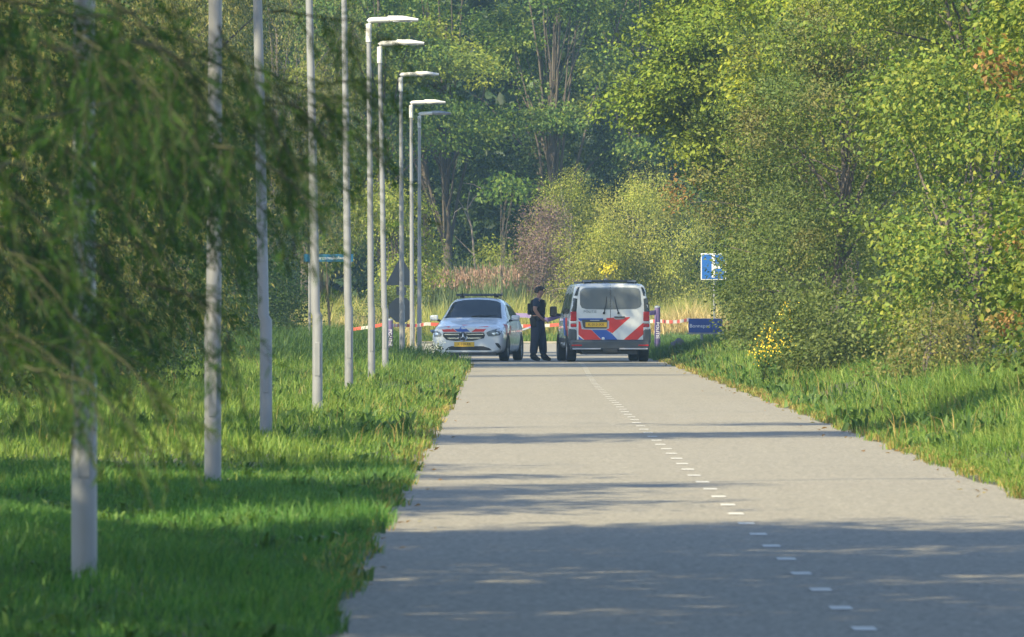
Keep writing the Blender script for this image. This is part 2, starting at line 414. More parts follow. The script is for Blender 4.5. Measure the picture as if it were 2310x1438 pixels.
part_grass("grass", [
    tufts(5200, samp_left(76, 150), 10, hl, wb, .09, .55),
    tufts(6000, samp_left(150, 262), 7, hl, wb, .12, .5)], M['grass'], label="lush green verge grass between the lamp posts and the road", cat="grass")
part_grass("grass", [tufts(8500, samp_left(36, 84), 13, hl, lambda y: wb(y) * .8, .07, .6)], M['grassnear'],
    label="deep green grass toned for shade around the foremost lamp post", cat="grass")
part_grass("grass", [
    tufts(4200, samp_right(60, 130), 9, lambda x, y: .12 + .12 * ss((x - redge(y)) / 1.8), wb, .08, .6),
    tufts(6500, samp_right(110, 262), 8, lambda x, y: .12 + .16 * ss((x - redge(y)) / 1.5), wb, .12, .6)],
    M['grassfar'] if False else M['grass'], label="sunlit grass climbing the bank beside the right hedge", cat="grass")
part_grass("broad_weeds", [tufts(520, samp_left(40, 100), 9, lambda x, y: x * 0 + .12, lambda y: y * 0 + .030, .05, 1.1),
                          tufts(500, samp_left(100, 230), 8, lambda x, y: x * 0 + .22, lambda y: y * 0 + .045, .07, .9),
                          tufts(700, samp_right(95, 250), 8, lambda x, y: x * 0 + .24, lambda y: y * 0 + .045, .07, .9)],
           M['weed'], label="broad leaved weeds scattered through the verge grass", cat="weeds")
# dry, trodden fringe along both edges of the asphalt
def fringe(left):
    def f(n):
        y = 45 + 195 * rng.random(n) ** 1.2
        k = np.abs(rng.normal(0, .14, n))
        return (ledge(y) - k + .02, y) if left else (redge(y) + k - .02, y)
    return f
part_grass("dry_grass", [tufts(800, fringe(True), 6, lambda x, y: x * 0 + .09, wb, .05, .8), tufts(2400, fringe(False), 6, lambda x, y: x * 0 + .09, wb, .05, .8)],
           M['drygrass'], label="dry yellowing grass fringe along the asphalt edge", cat="grass")
# taller seed stalks in the verge
part_grass("seed_grass", [tufts(240, samp_left(85, 255), 4, lambda x, y: x * 0 + .34, lambda y: y * 0 + .010, .08, .5),
                          tufts(380, samp_right(95, 255), 4, lambda x, y: x * 0 + .38, lambda y: y * 0 + .010, .08, .5)],
           M['drygrass'], label="pale seed stalks standing above the verge grass", cat="grass")
# rank growth at the far left, before the street name sign
def samp_box(x0, x1, y0, y1):
    return lambda n: (rng.uniform(x0, x1, n), rng.uniform(y0, y1, n))
def samp_rank(n):
    y = rng.uniform(205, 300, n); hi = np.where(y < 262, ledge(y) - 1.0, -3.0)
    return rng.uniform(-7.5, 1, n) * 0 + (-7.5 + (hi + 7.5) * rng.random(n)), y
part_grass("rank_grass", [tufts(3800, samp_rank, 9, lambda x, y: .35 + .45 * ss((y - 215) / 45), lambda y: y * 0 + .022, .12, .45)],
           M['weed'], label="rank green weeds and long grass beyond the lamp posts", cat="weeds")
part_grass("corner_grass", [tufts(3000, samp_box(3.8, 9.5, 244, 262), 9, lambda x, y: x * 0 + .34, lambda y: y * 0 + .022, .12, .5), tufts(2600, samp_box(4.0, 12, 262, 349), 9, lambda x, y: x * 0 + .40, lambda y: y * 0 + .028, .15, .45)],
           M['weed'], label="green grass corner around the boulder and the purple post", cat="grass")
# meadow beyond the crossing road
part_grass("meadow_grass", [tufts(3500, samp_box(-9, 16, 349.5, 354), 8, lambda x, y: x * 0 + .30, lambda y: y * 0 + .03, .15, .5),
                            tufts(1400, samp_box(-12, 20, 366, 384), 9, lambda x, y: x * 0 + 1.0, lambda y: y * 0 + .05, .2, .3)],
           M['grassfar'], label="short green grass along the far side of the crossing", cat="grass")
def h_tall(x, y): return .95 + .35 * ss((y - 355) / 6) + .30 * np.sin(x * .9 + 1) * .5 + .25 * np.sin(x * 2.7 + y)* .3
part_grass("tall_grass", [tufts(6500, samp_box(-12, 18, 353.5, 364), 9, h_tall, lambda y: y * 0 + .032, .13, .32)],
           M['tallgrass'], label="tall yellow green meadow grass behind the barrier tape", cat="grass")
part_grass("straw_grass", [tufts(520, lambda n: (rng.normal(6.9, 1.1, n), rng.normal(350.5, .8, n)), 12, lambda x, y: .5 + .75 * np.exp(-((x - 6.7) / 1.6) ** 2), lambda y: y * 0 + .03, .15, .55),
                           tufts(260, samp_box(-8, -2.6, 300, 330), 10, lambda x, y: x * 0 + .95, lambda y: y * 0 + .03, .15, .4)],
           M['straw'], label="bleached straw coloured grass lying over beside the path", cat="grass")
part_grass("reed_bed", [tufts(900, samp_box(-4.6, .7, 364.5, 369), 10, lambda x, y: x * 0 + 2.15, lambda y: y * 0 + .05, .12, .12)],
           M['reed'], label="grey green reeds below the purple brown plumes", cat="reeds")
# plumes: narrow feathery heads on top of the reeds
npl = 1100
px_ = rng.uniform(-4.5, .6, npl); py_ = rng.uniform(364.5, 368.5, npl); ph = rng.uniform(1.75, 2.35, npl)
P = np.repeat(np.stack([px_, py_, gz(px_, py_) + ph], 1), 5, 0) + rng.normal(0, 1, (npl * 5, 3)) * [.03, .03, .08]
part_grass("reed_plumes", [blades(P, rng.uniform(.08, .22, len(P)), rng.uniform(.025, .05, len(P)), rng.normal(0, .07, (len(P), 2)))],
           M['plume'], label="purple brown reed plumes in front of the dark wood", cat="reeds")

# ------------------------------------------------------------------ trees and shrubs
def leaf_arrays(P, A, N, L, Wd, shape='leaf'):
    A = A / (np.linalg.norm(A, axis=1, keepdims=True) + 1e-9)
    S = np.cross(A, N); S /= np.linalg.norm(S, axis=1, keepdims=True) + 1e-9
    N2 = np.cross(S, A); L = L[:, None]; Wd = Wd[:, None]; n = len(P)
    V = np.stack([P - A * L * .5, P + S * Wd * .5 - A * L * .02 + N2 * Wd * .18, P + A * L * .5, P - S * Wd * .5 - A * L * .02 + N2 * Wd * .18], 1).reshape(-1, 3)
    k = np.arange(n)[:, None] * 4
    F = np.concatenate([k + np.array([[0, 1, 2]]), k + np.array([[0, 2, 3]])], 0)
    return V, F

def crown_clumps(g, lobes, nc, hollow=.45):
    """clump centres in a union of ellipsoids, crowded to the outside, with a ragged outline"""
    lb = np.array(lobes, float); w = (lb[:, 3] * lb[:, 4] * lb[:, 5]) ** (2 / 3.); w /= w.sum()
    k = g.choice(len(lb), nc, p=w)
    d = g.normal(0, 1, (nc, 3)); d /= np.linalg.norm(d, axis=1, keepdims=True)
    ph = g.uniform(0, 6, 3)
    bump = 1 + .16 * np.sin(d[:, 0] * 5 + ph[0]) * np.sin(d[:, 2] * 5 + ph[1]) + .10 * np.sin(d[:, 1] * 7 + ph[2] + d[:, 2] * 4)
    r = (hollow + (1.04 - hollow) * g.random(nc) ** .55) * bump
    P = lb[k, :3] + d * r[:, None] * lb[k, 3:]
    return P, d

def make_crown(seed, lobes, nleaf, per, cr, L, Wd, droop=.3, flat=.6, hollow=.45, zmin=.05):
    g = np.random.default_rng(seed); nc = max(4, nleaf // per)
    nb = max(3, nc // 7); Pb, Db = crown_clumps(g, lobes, nb, hollow)      # boughs, then leaf clumps on each bough
    lbr = np.array(lobes, float)[:, 3:].mean(); k = g.integers(0, nb, nc)
    sp = min(.62, .20 * lbr + .07)
    Pc = Pb[k] + np.clip(g.normal(0, .55, (nc, 3)), -1.2, 1.2) * sp * [1, 1, .62]; D = Db[k]
    Pc[:, 2] = np.maximum(Pc[:, 2], .12)
    cs = cr * g.uniform(.5, 1.35, nc)
    T = np.repeat(np.arange(nc), per); n = len(T)
    off = g.normal(0, 1, (n, 3)); off /= np.maximum(1, np.linalg.norm(off, axis=1, keepdims=True) / 1.9)
    off[:, 2] *= flat; off *= cs[T][:, None]
    off[:, 2] -= droop * .5 * (np.abs(off[:, 0]) + np.abs(off[:, 1]))
    P = Pc[T] + off; P[:, 2] = np.maximum(P[:, 2], zmin + .1 * g.random(n))
    out = off / (np.linalg.norm(off, axis=1, keepdims=True) + 1e-6)
    A = out * .7 + D[T] * .3 + g.normal(0, .55, (n, 3)); A[:, 2] -= droop
    N = g.normal(0, .48, (n, 3)) + D[T] * .65 + out * .35; N[:, 2] += .5
    V, F = leaf_arrays(P, A, N, L * g.uniform(.45, 1.3, n), Wd * g.uniform(.45, 1.3, n))
    return V, F, Pc

def make_trunk(seed, base, lobes, Pc, r, limbs=14, lean=(0, 0), sides=7):
    g = np.random.default_rng(seed + 91); arrs = []
    lb = np.array(lobes, float); top = lb[0, :3] + [0, 0, lb[0, 5] * .35]; b0 = np.array(base, float)
    k = 9; t = np.linspace(0, 1, k)[:, None]
    pts = b0 * (1 - t) + top * t + np.stack([.12 * np.sin(t[:, 0] * 5 + g.uniform(0, 6)), .12 * np.sin(t[:, 0] * 4 + g.uniform(0, 6)), np.zeros(k)], 1) * np.sin(t * np.pi) * min(1, r * 8)
    arrs.append(tube_arrays(pts, r * (1.15 - .95 * t[:, 0]), sides))
    idx = g.choice(len(Pc), min(limbs, len(Pc)), replace=False)
    for q in idx:
        e = Pc[q]; s = g.uniform(.3, .85)
        st = pts[int(s * (k - 1))]
        if e[2] < st[2] - .5: st = pts[max(1, int(s * .5 * (k - 1)))]
        u = np.linspace(0, 1, 6)[:, None]
        c = st * (1 - u) + e * u + np.array([0, 0, 1.0]) * np.sin(u * np.pi) * .10 * np.linalg.norm(e - st) + g.normal(0, .04, (6, 3))
        arrs.append(tube_arrays(c, r * .42 * (1.05 - s) * (1.1 - u[:, 0]) + .006, 5))
    return bound(arrs)

SP = {   # material, leaf length, width, leaves per clump, clump radius, droop, flat
    'near':  ('f_near', .115, .016, 60, .42, .8, .8),
    'oak':   ('f_oak', .125, .08, 44, .34, .15, .5),
    'maple': ('f_maple', .115, .088, 40, .32, .35, .5),
    'haw':   ('f_haw', .078, .046, 60, .27, .1, .7),
    'grey':  ('f_grey', .082, .045, 60, .25, .1, .7),
    'hazel': ('f_hazel', .092, .062, 50, .30, .35, .5),
    'brown': ('f_brown', .065, .04, 50, .22, .2, .8),
    'dark':  ('f_dark', .09, .055, 60, .36, .3, .7),
    'willow':('f_willow', .13, .035, 50, .42, .9, .9),
    'birch': ('f_birch', .085, .05, 70, .32, .9, 1.2),
    'yg':    ('f_yg', .12, .07, 45, .38, .9, .8),
    'purple':('f_purple', .08, .04, 28, .30, .1, .8),
    'wood':  ('f_wood', .17, .115, 80, .62, .35, .36),
    'woodshade':('f_dark', .17, .10, 40, .5, .4, .7),  # darker hedge leaf colour, painting shade onto the inner wood row
    'shade': ('f_willow', .30, .20, 50, .7, .5, .8),
    'yellow':('f_yellow', .11, .07, 14, .12, .2, 1.2),
}
ntree = [0]
def tree(sp, name, label, x, y, lobes, nleaf, r=.12, limbs=14, cat='tree', group=None, bark='bark', hollow=.45, parts=('trunk', 'crown'), base=(0, 0), top=None, ntop=0):
    """lobes in metres relative to the foot of the tree"""
    ntree[0] += 1; seed = 100 + ntree[0] * 7
    mat, L, Wd, per, cr, droop, flat = SP[sp]
    z = float(gz(x, y)) - .03
    o = thing(name, label, cat, (x, y, z), 0, group)
    V, F, Pc = make_crown(seed, lobes, nleaf, per, cr, L, Wd, droop, flat, hollow)
    if top:
        V2, F2, _ = make_crown(seed + 3, top, ntop, 50, .7, .30, .20, .5, .8, .4); V, F = bound([(V, F), (V2, F2)])  # added coarse leaved lobes above the frame, there to cast shade
    link(parts[1], np_mesh(parts[1], V, F, M[mat]), o)
    V, F = make_trunk(seed, (base[0], base[1], 0), lobes, Pc, r, limbs)
    link(parts[0], np_mesh(parts[0], V, F, M[bark], smooth=True), o)
    return o
SH = ('stem', 'foliage')

# --- right-hand side, from the camera outwards (y = metres along the road)
tree('hazel', 'hazel_shrub', "broad leaved green shrub spreading over the grass at the near end of the right hedge", 7.40, 113, [(0, 0, 1.3, 1.8, 3.6, 1.25)], 19000, .1, 18, 'shrub', 'shrubs of the right hedge', parts=SH)
HAZ = tree('hazel', 'hazel_tree', "tall bushy tree with orange tinged leaves filling the upper right corner", 8.00, 129, [(0, 0, 6.0, 2.5, 4, 2.5), (-.3, 3, 4.3, 1.5, 2.4, .8)], 38000, .14, 20, group='trees behind the right hedge')
tree('brown', 'bramble', "low browning bramble spilling onto the bank below the broad leaved shrubs", 5.80, 138, [(0, 0, .45, .75, 2.2, .5), (.5, 2, .6, .6, 1.5, .6)], 5000, .03, 8, 'bramble', parts=SH)
tree('hazel', 'hazel_shrub', "large leaved bright green shrub behind the browning bramble", 7.00, 150, [(0, 0, 1.5, 1.75, 4, 1.35), (.3, 3, 4.2, 1.5, 3, 1.1)], 28000, .1, 16, 'shrub', 'shrubs of the right hedge', parts=SH)
tree('grey', 'hawthorn_bush', "low dense grey green bush standing just right of the yellow flowers", 5.45, 163, [(0, 0, .62, .95, 2.2, .75)], 10000, .04, 8, 'bush', parts=SH)
tree('hazel', 'ash_tree', "tall mid green tree rising above the hawthorns at the right", 8.00, 168, [(0, 0, 6.6, 2.7, 4, 3.0)], 34000, .16, 18, group='trees behind the right hedge')
tree('haw', 'hawthorn_tree', "brownish olive hawthorn with fine leaves in the middle of the right hedge", 6.10, 182, [(0, 0, 3.9, 2.2, 3, 2.2), (.5, 2, 5.6, 1.9, 3, 1.3)], 44000, .12, 20, group='hawthorns of the right hedge')
tree('grey', 'hawthorn_tree', "dull grey green hawthorn sweeping down to the bank above the yellow flowers", 6.10, 194, [(0, 0, 1.7, 1.75, 3.5, 1.6)], 26000, .1, 16, group='hawthorns of the right hedge', parts=SH)
tree('maple', 'field_maple', "yellow green maple with bright broad leaves at the top of the right side", 7.10, 203, [(0, 0, 7.1, 2.9, 4, 3.0), (-1.2, 0, 5.3, 1.1, 2, .8)], 38000, .15, 18, group='trees behind the right hedge')
tree('grey', 'hawthorn_bush', "grey green hawthorn bush on the road side of the oak trunk", 6.25, 211, [(0, 0, 1.9, 1.6, 4, 1.9)], 24000, .08, 14, 'bush', parts=SH)
tree('haw', 'hawthorn_tree', "small brown green hawthorn tucked under the oak branches", 6.55, 221, [(0, 0, 3.2, 1.9, 3, 1.9)], 20000, .1, 14, group='hawthorns of the right hedge')
OAK = tree('oak', 'oak_tree', "oak reaching its lobed leafy branches out over the road above the van", 7.4, 237, [(-1.3, 0, 7.3, 2.7, 3.5, 3.0), (-3.0, 0, 6.6, 1.5, 2, 1.3), (-.6, -1, 10.2, 3.0, 3, 2.2), (-1.9, 1, 4.9, 1.3, 2, 1.1), (-2.6, 0, 9.3, 1.7, 2, 1.4), (-3.3, 0, 5.4, 1.5, 2, 1.3), (-2.4, 0, 4.1, 1.2, 1.5, .9)], 78000, .24, 30, group='trees behind the right hedge')
tree('oak', 'oak_sapling', "small leafy oak shoot half covering the blue dead end sign", 6.3, 246, [(0, 0, 1.6, .75, 2, 1.5), (-.1, 0, 3.0, .45, .6, .8)], 6000, .04, 8, 'tree', parts=SH)
tree('grey', 'hedge_bush', "shady green bush right behind the blue nameplate", 7.45, 256, [(0, 0, 1.9, 1.5, 4, 1.9)], 18000, .08, 12, 'bush', parts=SH)
tree('dark', 'hedge_tree', "dense green tree closing the hedge far behind the oak", 8.70, 268, [(0, 0, 5.5, 2.9, 5, 5.4)], 30000, .2, 14, group='trees behind the right hedge')
tree('hazel', 'hedge_tree', "broad green tree deep in the hedge behind the hawthorns", 9.50, 215, [(0, 0, 6.5, 3.0, 6, 6.2)], 30000, .2, 14, group='trees behind the right hedge')
tree('dark', 'hedge_tree', "shaded green tree deep in the hedge behind the large leaved shrub", 9.70, 160, [(0, 0, 4.8, 2.8, 8, 4.8)], 26000, .2, 14, group='trees behind the right hedge')
tree('dark', 'hedge_tree', "shaded green tree deep in the hedge at its near end", 9.70, 122, [(0, 0, 4.2, 2.3, 8, 4.2)], 20000, .2, 14, group='trees behind the right hedge')
def sprig(par, mat, label, x, y, z, rx, ry, rz, n, L, Wd, name='turning_leaves'):
    bx_, by_, bz_ = par.location; x -= bx_; y -= by_; z -= bz_
    g = np.random.default_rng(abs(int(x * 100 + y * 10)) + n); P = g.normal(0, 1, (n, 3)) * [rx, ry, rz] * np.array(.5) + [x, y, z]
    A = g.normal(0, 1, (n, 3)); A[:, 2] -= .4; N = g.normal(0, .7, (n, 3)); N[:, 2] += .6; N[:, 1] -= .5
    V, F = leaf_arrays(P, A, N, L * g.uniform(.6, 1.2, n), Wd * g.uniform(.6, 1.2, n))
    me = np_mesh(name, V, F, M[mat]); return tag(link(name, me, par), label, kind='stuff')

# --- left-hand side: hedge from 130 m, its shadow just reaches the verge
for k, (x, y, sp, h, rx, lab) in enumerate([
    (-8.6, 134, 'willow', 6.2, 1.9, "yellow tinged willow bush farthest left behind the hanging foliage"),
    (-8.5, 144, 'dark', 6.6, 1.9, "dark bush standing behind the foremost lamp post"),
    (-8.5, 155, 'willow', 6.8, 1.9, "loose grey willow bush between the first and second lamp posts"),
    (-8.4, 166, 'willow', 7.0, 1.9, "olive willow bush seen left of the second lamp post"),
    (-8.4, 178, 'dark', 7.0, 1.9, "deep green bush behind the second lamp post"),
    (-8.3, 204, 'willow', 7.4, 1.9, "grey willow bush between the second and third lamp posts"),
    (-8.0, 222, 'dark', 6.0, 1.8, "dark green bush at the foot of the tall willows by the third lamp post"),
    (-7.9, 246, 'dark', 4.6, 1.7, "rounded dark bush ending the left hedge near the street name sign"),
    (-7.6, 262, 'dark', 3.8, 1.5, "dark shrub in the far part of the left hedge, before the meadow strip"),
    (-7.3, 277, 'dark', 3.2, 1.5, "small dark shrub farthest along the left hedge"),
    (-8.6, 292, 'willow', 4.6, 1.8, "olive bush beyond the end of the left hedge")]):
    tree(sp, 'willow_bush' if sp == 'willow' else 'hedge_bush', lab, x + (1.0 if y < 230 else .3), y, [(0, 0, h * .5, rx, 4.6, h * .5)], 20000 if sp == 'dark' else 24000, .09, 12, 'bush', 'bushes of the left hedge', parts=SH)
for x, y, h, lab in [(-6.9, 137, .8, "low dark bramble at the near end of the left hedge, under the hanging foliage"), (-6.8, 150, 1.0, "low dark bramble beside the foot of the olive willow bush"),
                     (-6.8, 166, .9, "low dark bramble in front of the left hedge, behind the second lamp post"), (-6.9, 184, 1.1, "low dark bramble in front of the left hedge, left of the third lamp post"),
                     (-7.0, 204, 1.0, "low dark bramble in front of the left hedge, near the tall willows")]:
    tree('dark', 'bramble', lab, x, y, [(0, 0, h * .55, .8, 7.0, h * .6)], 9000, .03, 8, 'bramble', 'brambles along the left hedge', parts=SH)
tree('willow', 'poplar_tree', "tall narrow poplar standing up out of the left hedge", -9.6, 185, [(0, 0, 12, 1.7, 2.2, 6.4)], 20000, .16, 10, group='tall trees of the left hedge')
tree('willow', 'willow_tree', "tall grey willow whose shade falls across the junction, behind the third lamp post", -9.3, 213, [(0, 0, 12.5, 3.2, 4, 6.0), (.6, 0, 7, 2.4, 3, 3)], 34000, .25, 18, group='tall trees of the left hedge', top=[(0, 4, 14, 3, 5, 5)], ntop=18000)
tree('willow', 'willow_tree', "broad willow with yellowing leaves behind the fourth lamp post", -8.4, 226, [(0, 0, 8.8, 3.2, 4.5, 4.6), (.8, 0, 6.6, 2.6, 3, 2.8)], 36000, .25, 18, group='tall trees of the left hedge', top=[(0, 6, 14.5, 3.2, 3.4, 4.5)], ntop=16000)
tree('willow', 'willow_tree', "leafy willow above the street name sign behind the fifth lamp post", -8.0, 240, [(0, 0, 11, 3.4, 4.5, 6.0), (1.0, 0, 5.6, 2.4, 3, 2.6)], 36000, .25, 18, group='tall trees of the left hedge', top=[(0, 1, 14, 3, 5, 5), (-.8, 19, 13, 2.8, 3.4, 4.5)], ntop=30000)
tree('willow', 'willow_tree', "tall willow added back from the junction to shade the farthest lamp head", -9.4, 271, [(0, 0, 9, 2.4, 3, 8)], 20000, .2, 14, group='tall trees of the left hedge', top=[(1.2, 1, 14.6, 3, 3, 3.6)], ntop=14000)  # added tree, its upper lobe shaped to shade the farthest lamp head
tree('willow', 'willow_tree', "willow with hanging leaf sprays behind the pair of lamp heads", -10.2, 286, [(0, 0, 8.4, 3.0, 5, 6.4), (.6, 0, 4.4, 2.6, 4, 2.4)], 34000, .25, 18, group='willows beyond the junction')
tree('willow', 'willow_tree', "olive willow behind the nearest four complete lamp heads", -8.3, 366, [(0, 0, 9.2, 3.6, 4, 6.0), (2.0, 0, 6.2, 2.6, 3, 3.6)], 44000, .22, 18, group='willows beyond the junction')
tree('wood', 'alder_tree', "dark alder rising behind the shaded farthest lamp head", -4.4, 372, [(-.3, 0, 11.5, 3.2, 3, 4.6), (1.2, 0, 9.5, 2.2, 3, 2.6), (-.6, 0, 5.2, 1.6, 2, 3.0)], 24000, .2, 16, group='willows beyond the junction')
tree('yg', 'drooping_tree', "small drooping yellow green tree left of the dark gap in the wood", -4.1, 350, [(.5, 0, 4.9, 1.35, 1.8, 1.0), (.9, 0, 2.9, 1.05, 1.6, 1.1)], 9000, .09, 14)
tree('grey', 'meadow_bush', "low dark bush beside the reeds behind the far lamp posts", -4.2, 346, [(0, 0, .95, 1.3, 1.5, 1.0)], 7000, .05, 8, 'bush', parts=SH)

# --- beyond the junction
tree('birch', 'birch_tree', "yellow green birch at the left of the round clump behind the van", 2.4, 372, [(0.1, 0, 3.7, 1.8, 2.2, 2.1), (.4, 0, 2.3, 2.0, 2.2, 1.9)], 30000, .05, 9, bark='barkpale', group='birches behind the meadow')
tree('birch', 'birch_tree', "tallest birch in the middle of the round clump behind the van", 4.8, 374, [(0, 0, 3.8, 2.1, 2.4, 2.3), (0, 0, 2.2, 2.3, 2.2, 1.8)], 30000, .05, 9, bark='barkpale', group='birches behind the meadow')
tree('birch', 'birch_tree', "dull green birch at the right of the clump near the dead end sign", 6.5, 373, [(-.3, 0, 3.3, 1.5, 2.2, 2.0), (-.2, 0, 1.8, 1.6, 2.2, 1.5)], 20000, .05, 9, bark='barkpale', group='birches behind the meadow')
tree('purple', 'plum_tree', "purplish half bare shrub behind the officer", 1.4, 366.5, [(0, 0, 3.6, .85, 1.0, 1.4), (-.1, 0, 2.2, 1.25, 1.2, .9)], 13000, .06, 60, 'shrub', bark='deadwood', hollow=.2)
tree('yg', 'willow_shrub', "small yellow green shrub at the foot of the purplish shrub", .1, 369.5, [(0, 0, 2.1, .85, 1.2, 1.3)], 2400, .05, 10, 'shrub', parts=SH)
for k, (x, y, lobes, lab) in enumerate([
    (-7.5, 381, [(0, 0, 11, 4.2, 5, 6)], "broad wood tree behind the two overlapping lamp heads"),
    (-2.2, 383, [(0, 0, 10.5, 3.3, 4, 3.6), (-1.6, 0, 13.5, 3, 4, 4)], "wood tree overhanging the dark gap behind the police car"),
    (1.9, 380, [(0, 0, 10.6, 3.0, 4, 3.2), (-1.2, 0, 8.2, 1.9, 2, 1.1), (.4, 0, 14.5, 3, 3, 3)], "wood tree with layered sunlit boughs above the officer"),
    (5.2, 384, [(0, 0, 10.2, 2.8, 4, 3.6), (0, 0, 14.5, 3, 4, 3.5), (.4, -2, 7.6, 1.5, 2, 1.4)], "wood tree with hanging sprays above the birch clump"),
    (9.3, 382, [(0, 0, 9, 3.2, 4, 6), (0, 0, 14.5, 3, 4, 3.5)], "wood tree behind the oak's branch tips"),
    (15, 383, [(0, 0, 9.5, 4, 4, 8)], "wood tree hidden behind the right hedge")]):
    tree('wood', 'wood_tree', lab, x, y, lobes, 20000, .2, 26, hollow=.62, group='trees of the wood beyond the meadow')
tree('wood', 'hanging_bough', "single round sunlit spray of leaves against the dark wood", -.11, 361.5, [(0, 0, 5.75, .66, .7, .62)], 700, .016, 9, 'tree')
for k, (x, lab) in enumerate([(-12, "shaded tree deep in the wood, far left"), (-7.2, "shaded tree deep in the wood behind the reeds' left end"), (-3.0, "shaded tree deep in the wood behind the reeds"),
                              (1.4, "shaded tree deep in the wood behind the purplish shrub"), (5.6, "shaded tree deep in the wood behind the birches"), (10, "shaded tree deep in the wood behind the blue sign"), (16, "shaded tree deep in the wood behind the right hedge")]):
    tree('woodshade', 'wood_tree', lab, x, 388.5 + (k % 3) * 1.5, [(0, 0, 9, 3.4, 3.5, 8.6)], 15000, .22, 8, group='shade coloured trees inside the wood')
g = np.random.default_rng(5)
n = 26000; P = np.stack([g.uniform(-26, 32, n), g.uniform(405, 424, n), g.uniform(.2, 19, n)], 1)
V, F = leaf_arrays(P, g.normal(0, 1, (n, 3)), g.normal(0, 1, (n, 3)), g.uniform(.5, .95, n), g.uniform(.35, .6, n))
g2 = 22000; P2 = np.stack([g.uniform(-40, 46, g2), g.uniform(424, 432, g2), g.uniform(.2, 22, g2)], 1)
Vb, Fb = leaf_arrays(P2, g.normal(0, 1, (g2, 3)), g.normal(0, .5, (g2, 3)) + [0, -1, 0], g.uniform(1.4, 2.2, g2), g.uniform(1.0, 1.6, g2)); V, F = bound([(V, F), (Vb, Fb)])
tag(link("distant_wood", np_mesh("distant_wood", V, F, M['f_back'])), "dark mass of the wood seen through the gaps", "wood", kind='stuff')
# bare forked dead tree against the dark gap
dt = thing('dead_tree', "bare pinkish dead tree with forked limbs against the dark gap", 'tree', (-1.35, 378, float(gz(-1.35, 378))))
tb = MB()
tb.tube([(.35, 0, 0), (.3, 0, 2.0), (.18, 0, 3.4), (.12, 0, 4.0)], [.06, .05, .04, .03], 7)
tb.build('trunk', M['deadwood'], dt, smooth=True)
br = MB()
for pts in ([(.12, 0, 3.95), (-.05, 0, 4.6), (.02, 0, 5.1), (.1, 0, 5.5)], [(-.05, 0, 4.6), (.2, 0, 5.0), (.55, 0, 5.35), (.62, 0, 5.6)], [(.12, 0, 3.95), (-.2, 0, 4.7), (-.4, 0, 5.0)],
            [(-.2, 0, 4.7), (-.5, 0, 4.5), (-.6, 0, 4.1)], [(.55, 0, 5.35), (.2, 0, 5.55), (-.2, 0, 5.6)], [(.2, 0, 2.9), (-.2, 0, 3.3), (-.5, .1, 3.6)]):
    br.tube(pts, np.linspace(.026, .009, len(pts)), 5)
br.build('branch', M['deadwood'], dt, smooth=True)

# --- trees standing left of the picture: their shade lies over the road and verge
for x, y, lobes, nl, lab in [
    (-7.5, 16, [(0, 0, 9, 5, 7, 6)], 20000, "tall broad tree beside the camera on the left verge, shading the near road"),
    (-6.5, 47, [(0, 0, 9.2, 4.6, 9, 5.2), (2.2, 7, 9, 3.6, 4.5, 4)], 48000, "tall tree left of the verge whose shade ends the dark foreground"),
    (-9.6, 65, [(0, 0, 6.6, 3.4, 4.6, 4.2), (-1.0, 2, 11.5, 1.6, 2, 3.2)], 20000, "tree left of the verge throwing the first narrow shadow on the road"),
    (-11.2, 78, [(0, 0, 6.6, 3.8, 5.5, 4.4)], 16000, "tree left of the verge shading the grass around the second lamp post"),
    (-9.8, 96.5, [(0, 0, 11.5, 1.8, 2.2, 9.6)], 14000, "slim tall tree left of the verge throwing the broad shadow across the road"),
    (-9.8, 105.5, [(0, 0, 10.5, .9, 1.2, 8.2)], 5000, "slimmer tall tree left of the verge throwing the thin shadow across the road")]:
    tree('shade', 'verge_tree', lab, x, y, lobes, nl, .22, 14, group='tall trees left of the verge')

